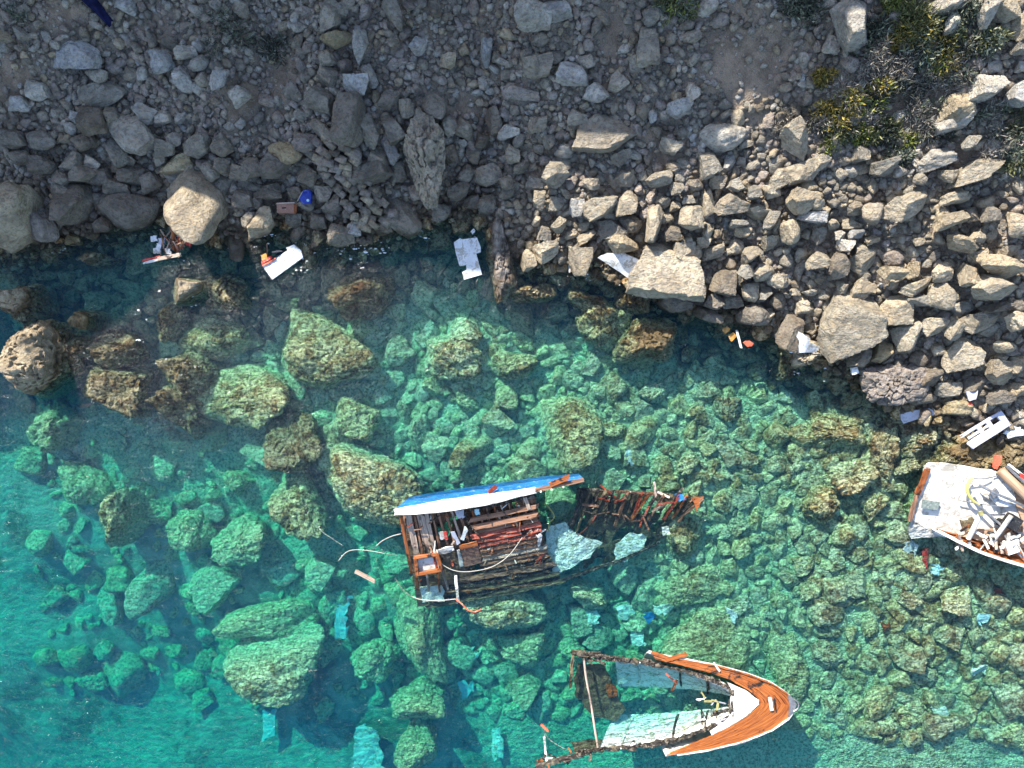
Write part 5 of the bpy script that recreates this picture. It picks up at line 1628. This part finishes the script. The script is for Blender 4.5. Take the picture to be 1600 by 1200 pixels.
sunk('sunken_scrap', [(1444, 858), (1450, 858), (1450, 888), (1443, 888)], 'red', 'upright red strip under water below the white deck corner', 'scrap', .5)
sunk('sunken_scrap', [(1455, 886), (1468, 882), (1472, 892), (1460, 898)], 'cyan', 'blue scrap under water below the red strip', 'scrap', .4)
sunk('sunken_scrap', [(1540, 926), (1566, 922), (1568, 928), (1545, 936)], 'rust', 'rust red board under water off the orange bulwark', 'plank', .4)
sunk('sunken_scrap', [(1280, 942), (1296, 938), (1300, 946), (1286, 952)], 'rust', 'rusty splintered scrap under water between the bow and the white decked wreck', 'scrap', .4)
sunk('sunken_scrap', [(1378, 978), (1390, 975), (1392, 980), (1380, 985)], 'orange_wood', 'small orange wood scrap sunk in the mottled shallows', 'scrap', .4)
sunk('sunken_scrap', [(1455, 1106), (1478, 1104), (1482, 1118), (1460, 1120)], 'sunk_white', 'pale bluish scrap sunk in the shallows below the bow tip', 'scrap', .4)
sunk('sunken_scrap', [(1518, 1052), (1540, 1040), (1541, 1046), (1522, 1056)], 'sunk_white', 'thin crooked white strip sunk in the mottled shallows', 'scrap', .4)
sunk('sunken_scrap', [(1528, 962), (1540, 960), (1542, 972), (1530, 976)], 'cyan', 'small blue scrap sunk in the mottled shallows off the bulwark', 'scrap', .4)

# ------------------------------------------------------------------ shrubs of the slope
def leaf_mat(name, dark, light, tip):
    t = NT(name)
    r = t.n('NewGeometry').outputs['Random Per Island']
    c = t.mix(t.rng(r, 0, .75, smooth=False), dark, light)
    c = t.mix(t.rng(r, .78, .95), c, tip)
    return t.bsdf(c, .8, None, .15)
LM = {'green': leaf_mat('green_leaves', (.05, .058, .024), (.16, .165, .07), (.30, .29, .14)),
      'yellow': leaf_mat('yellow_flowering_leaves', (.12, .10, .03), (.32, .235, .055), (.50, .38, .09)),
      'lime': leaf_mat('lime_leaves', (.07, .09, .02), (.24, .27, .06), (.40, .40, .10)),
      'dry': leaf_mat('dry_grey_twigs', (.10, .09, .075), (.30, .27, .235), (.46, .42, .37)),
      'dark': leaf_mat('dark_leaves', (.03, .036, .028), (.085, .095, .075), (.20, .21, .17)),
      'sage': leaf_mat('sage_leaves', (.06, .075, .05), (.20, .225, .16), (.36, .38, .30))}
STEM = simple('shrub_stem', (.14, .11, .085), .9, .3, 6)

def shrub(px, py, w, h, kinds, label, n=900, tall=.8):
    g0 = ground_at(px, py)
    k = MPP * (H - g0.z) / H
    rx_, ry_ = w * k / 2, h * k / 2
    o = root('shrub', g0, label, 'shrub', None)
    V, F = [], []
    for s in range(9):                                # woody stems
        a = rng.uniform(0, 6.28)
        tip = np.array([math.cos(a) * rx_ * .7, math.sin(a) * ry_ * .7, tall * rng.uniform(.4, .8)])
        sd = np.array([-math.sin(a), math.cos(a), 0]) * .018
        b0 = len(V)
        for f_, r in ((0, 1.0), (.5, .7), (1, .25)):
            p = tip * f_ + np.array([0, 0, -.1 * (1 - f_) + .12 * math.sin(3.1 * f_)])
            V += [p + sd * r, p - sd * r, p + np.array([0, 0, .03 * r])]
        for i in range(2):
            for j in range(3):
                F.append((b0 + i * 3 + j, b0 + i * 3 + (j + 1) % 3, b0 + i * 3 + 3 + (j + 1) % 3, b0 + i * 3 + 3 + j))
    link('stem', mesh('stem', V, F, STEM), (0, 0, 0), o)
    clumps = [(rng.uniform(-.75, .75), rng.uniform(-.75, .75), rng.uniform(.3, .55)) for _ in range(9)]
    for ci, (kind, share) in enumerate(kinds):
        m_ = int(n * share * 1.05)
        cl2 = [clumps[i] for i in range(len(clumps)) if i % len(kinds) == ci] + [(0, 0, .5)]
        ctr = np.array([cl2[i] for i in rng.randint(len(cl2), size=m_)])
        d = rng.randn(m_, 3)
        d /= np.linalg.norm(d, axis=1)[:, None]
        rad = rng.rand(m_) ** .45
        P = np.stack([ctr[:, 0] + d[:, 0] * rad * ctr[:, 2], ctr[:, 1] + d[:, 1] * rad * ctr[:, 2], np.abs(d[:, 2]) * rad * (.5 + ctr[:, 2])], -1)
        P *= np.array([rx_, ry_, tall * .9])
        P[:, 2] += [Tq(g0.x + a, g0.y + b) - g0.z for a, b in P[:, :2]]
        out = P - np.array([0, 0, -.2])
        L = rng.uniform(.10, .30, m_)
        dirs = d * .8 + rng.randn(m_, 3) * .5 + np.array([0, 0, .35])
        dirs /= np.linalg.norm(dirs, axis=1)[:, None]
        side = np.cross(dirs, rng.randn(m_, 3))
        side /= np.linalg.norm(side, axis=1)[:, None]
        wd = (.011 if kind == 'dry' else .020) * rng.uniform(.7, 1.6, m_)
        a_ = P
        b_ = P + dirs * L[:, None] * .5 + side * wd[:, None]
        c_ = P + dirs * L[:, None]
        e_ = P + dirs * L[:, None] * .5 - side * wd[:, None]
        V = np.stack([a_, b_, c_, e_], 1).reshape(-1, 3)
        F = np.arange(m_ * 4).reshape(-1, 4)
        f2 = link('foliage', mesh('foliage', V, F, LM[kind]), (0, 0, 0), o)
        f2['kind'] = 'stuff'
    return o

SHR = [
    (1435, 58, 90, 80, [('green', .5), ('sage', .3), ('yellow', .2)], 'large green shrub with tawny tips on the slope', 2200, 1.0),
    (1388, 12, 50, 50, [('lime', .6), ('green', .4)], 'yellow green shrub between two pale boulders on the slope', 1200, .8),
    (1540, 66, 66, 50, [('sage', .6), ('green', .4)], 'sage green shrub below the twin warm boulders', 1500, .8),
    (1320, 165, 104, 78, [('dry', .4), ('yellow', .45), ('lime', .15)], 'large dry grey bush crowned with yellow growth', 3000, 1.0),
    (1283, 130, 28, 30, [('yellow', .8), ('green', .2)], 'small yellow bush at the edge of the bare soil chute', 700, .6),
    (1355, 100, 66, 50, [('dry', .9), ('sage', .1)], 'bleached twiggy bush above the yellow crowned bush', 1800, .9),
    (1405, 112, 36, 46, [('dry', .9), ('dark', .1)], 'pale dry tuft beside the bleached twiggy bush', 900, .7),
    (1462, 110, 66, 36, [('dry', .5), ('yellow', .3), ('lime', .2)], 'dry bush with a lime yellow tuft', 1500, .8),
    (1435, 178, 50, 44, [('dry', .8), ('sage', .2)], 'pinkish dry bush below the dry tufts', 1200, .7),
    (1420, 222, 24, 20, [('lime', 1.0)], 'little lime green tuft in the shaded hollow', 400, .4),
    (1290, 232, 24, 24, [('lime', .8), ('dry', .2)], 'little lime tuft beside the sunlit boulder edge', 400, .4),
    (1560, 232, 60, 56, [('dry', .8), ('sage', .2)], 'pale dry bush above the long slanting rock', 1600, .8),
    (1585, 255, 40, 40, [('sage', .6), ('green', .4)], 'grey green bush at the end of the long slanting rock', 1000, .7),
    (1062, 12, 56, 36, [('lime', .3), ('sage', .7)], 'yellow green tuft at the top of the bare soil chute', 700, .7),
    (1035, 6, 30, 24, [('green', .7), ('sage', .3)], 'small green tuft beside the yellow green one at the chute top', 600, .6),
    (370, 62, 90, 66, [('dark', .6), ('sage', .4)], 'dark bush on the shaded scree', 700, .9),
    (430, 78, 44, 36, [('dark', .9), ('dry', .1)], 'low dark bush below the smaller dark bush', 800, .6),
    (1385, 205, 60, 40, [('dark', .6), ('green', .4)], 'shaded green bush below the yellow crowned bush', 1200, .7),
    (1345, 215, 50, 34, [('green', .7), ('lime', .3)], 'olive bush under the yellow crowned bush', 1100, .6),
    (1500, 85, 60, 40, [('dark', .7), ('dry', .3)], 'dark bush between the sage shrub and the dry bush', 1200, .7),
    (1425, 95, 60, 26, [('dark', .9), ('green', .1)], 'dark low growth under the large green shrub', 900, .6),
    (1250, 20, 60, 40, [('dark', .7), ('sage', .3)], 'dark shrub beside the tall pale boulder', 1100, .7),
    (1580, 195, 36, 50, [('dark', .7), ('green', .3)], 'dark bush beside the pale bluish rock of the slope', 900, .6),
    (35, 30, 40, 36, [('sage', .6), ('dry', .4)], 'thin weed tuft on the earthy upper slope', 450, .4),
    (1230, 190, 44, 40, [('dry', .8), ('dark', .2)], 'dry brush at the lower rim of the bare soil chute', 1100, .6),
    (1285, 195, 50, 40, [('dry', .7), ('dark', .3)], 'grey brush downhill of the small yellow bush', 1300, .7),
    (1375, 145, 60, 50, [('dark', .6), ('dry', .4)], 'dark brush between the bleached bush and the yellow crowned bush', 1500, .7),
    (1400, 60, 40, 50, [('yellow', .3), ('green', .7)], 'green and tawny brush beside the large green shrub', 1100, .8),
    (1475, 60, 46, 50, [('green', .6), ('dark', .4)], 'green brush on the other flank of the large green shrub', 1200, .8),
    (1500, 120, 40, 34, [('dry', .6), ('sage', .4)], 'grey sage tuft beside the lime tufted dry bush', 900, .6),
    (1455, 215, 60, 40, [('dry', .6), ('dark', .4)], 'dry brush downhill of the pinkish dry bush', 1400, .6),
    (1390, 250, 60, 30, [('dark', .5), ('sage', .5)], 'sage brush uphill of the sunlit pile', 1200, .5),
    (1540, 180, 50, 36, [('dry', .7), ('sage', .3)], 'dry brush downhill of the bright white block', 1200, .6),
    (1310, 215, 40, 30, [('green', .6), ('dark', .4)], 'dark green brush beside the little lime tuft', 900, .6),
    (1430, 140, 60, 30, [('dry', .6), ('dark', .4)], 'low grey brush downhill of the dry tufts', 1200, .5),
    (1510, 20, 40, 40, [('dark', .6), ('sage', .4)], 'dark brush between the upper pale rocks', 900, .7),
    (1360, 60, 40, 40, [('dark', .7), ('sage', .3)], 'dark brush beside the tall pale boulder on its seaward flank', 1000, .7),
]
for s in SHR:
    shrub(*s)

# ------------------------------------------------------------------ white flecks at the waterline: froth, plus glints built as shapes
VF, FF = [], []
spots = [(rng.uniform(60, 1500), None) for _ in range(34)] + [(rng.uniform(440, 600), rng.uniform(375, 425)) for _ in range(14)] + [(rng.uniform(100, 330), rng.uniform(395, 660)) for _ in range(12)]
for qx, qy in spots:
    if qy is None:
        qy = 600 - np.interp((qx - 800) * MPP, SX, SY) / MPP + abs(rng.randn()) * 14 + 4
    c = np.array(at(qx, qy, .012))
    for _ in range(rng.randint(1, 5)):
        o_ = c + np.array([rng.randn() * .22, rng.randn() * .12, 0])
        n_, r_ = 7, .013 * (1 - rng.rand() * .9) ** -.5
        b0 = len(VF)
        el_ = rng.uniform(1, 3)
        for k in range(n_):
            a = 2 * math.pi * k / n_
            VF.append(o_ + np.array([math.cos(a) * r_ * el_, math.sin(a) * r_, 0]) * rng.uniform(.6, 1.2))
        VF.append(o_ + np.array([0, 0, .015]))
        FF += [(b0 + k, b0 + (k + 1) % n_, b0 + n_) for k in range(n_)]
tag(link('foam_glints', mesh('foam_glints', VF, FF, simple('foam_glint_white', (.72, .74, .75), .7, .05, 5.0))), 'scattered white flecks of froth and water glints along the waterline', None, None, 'stuff')
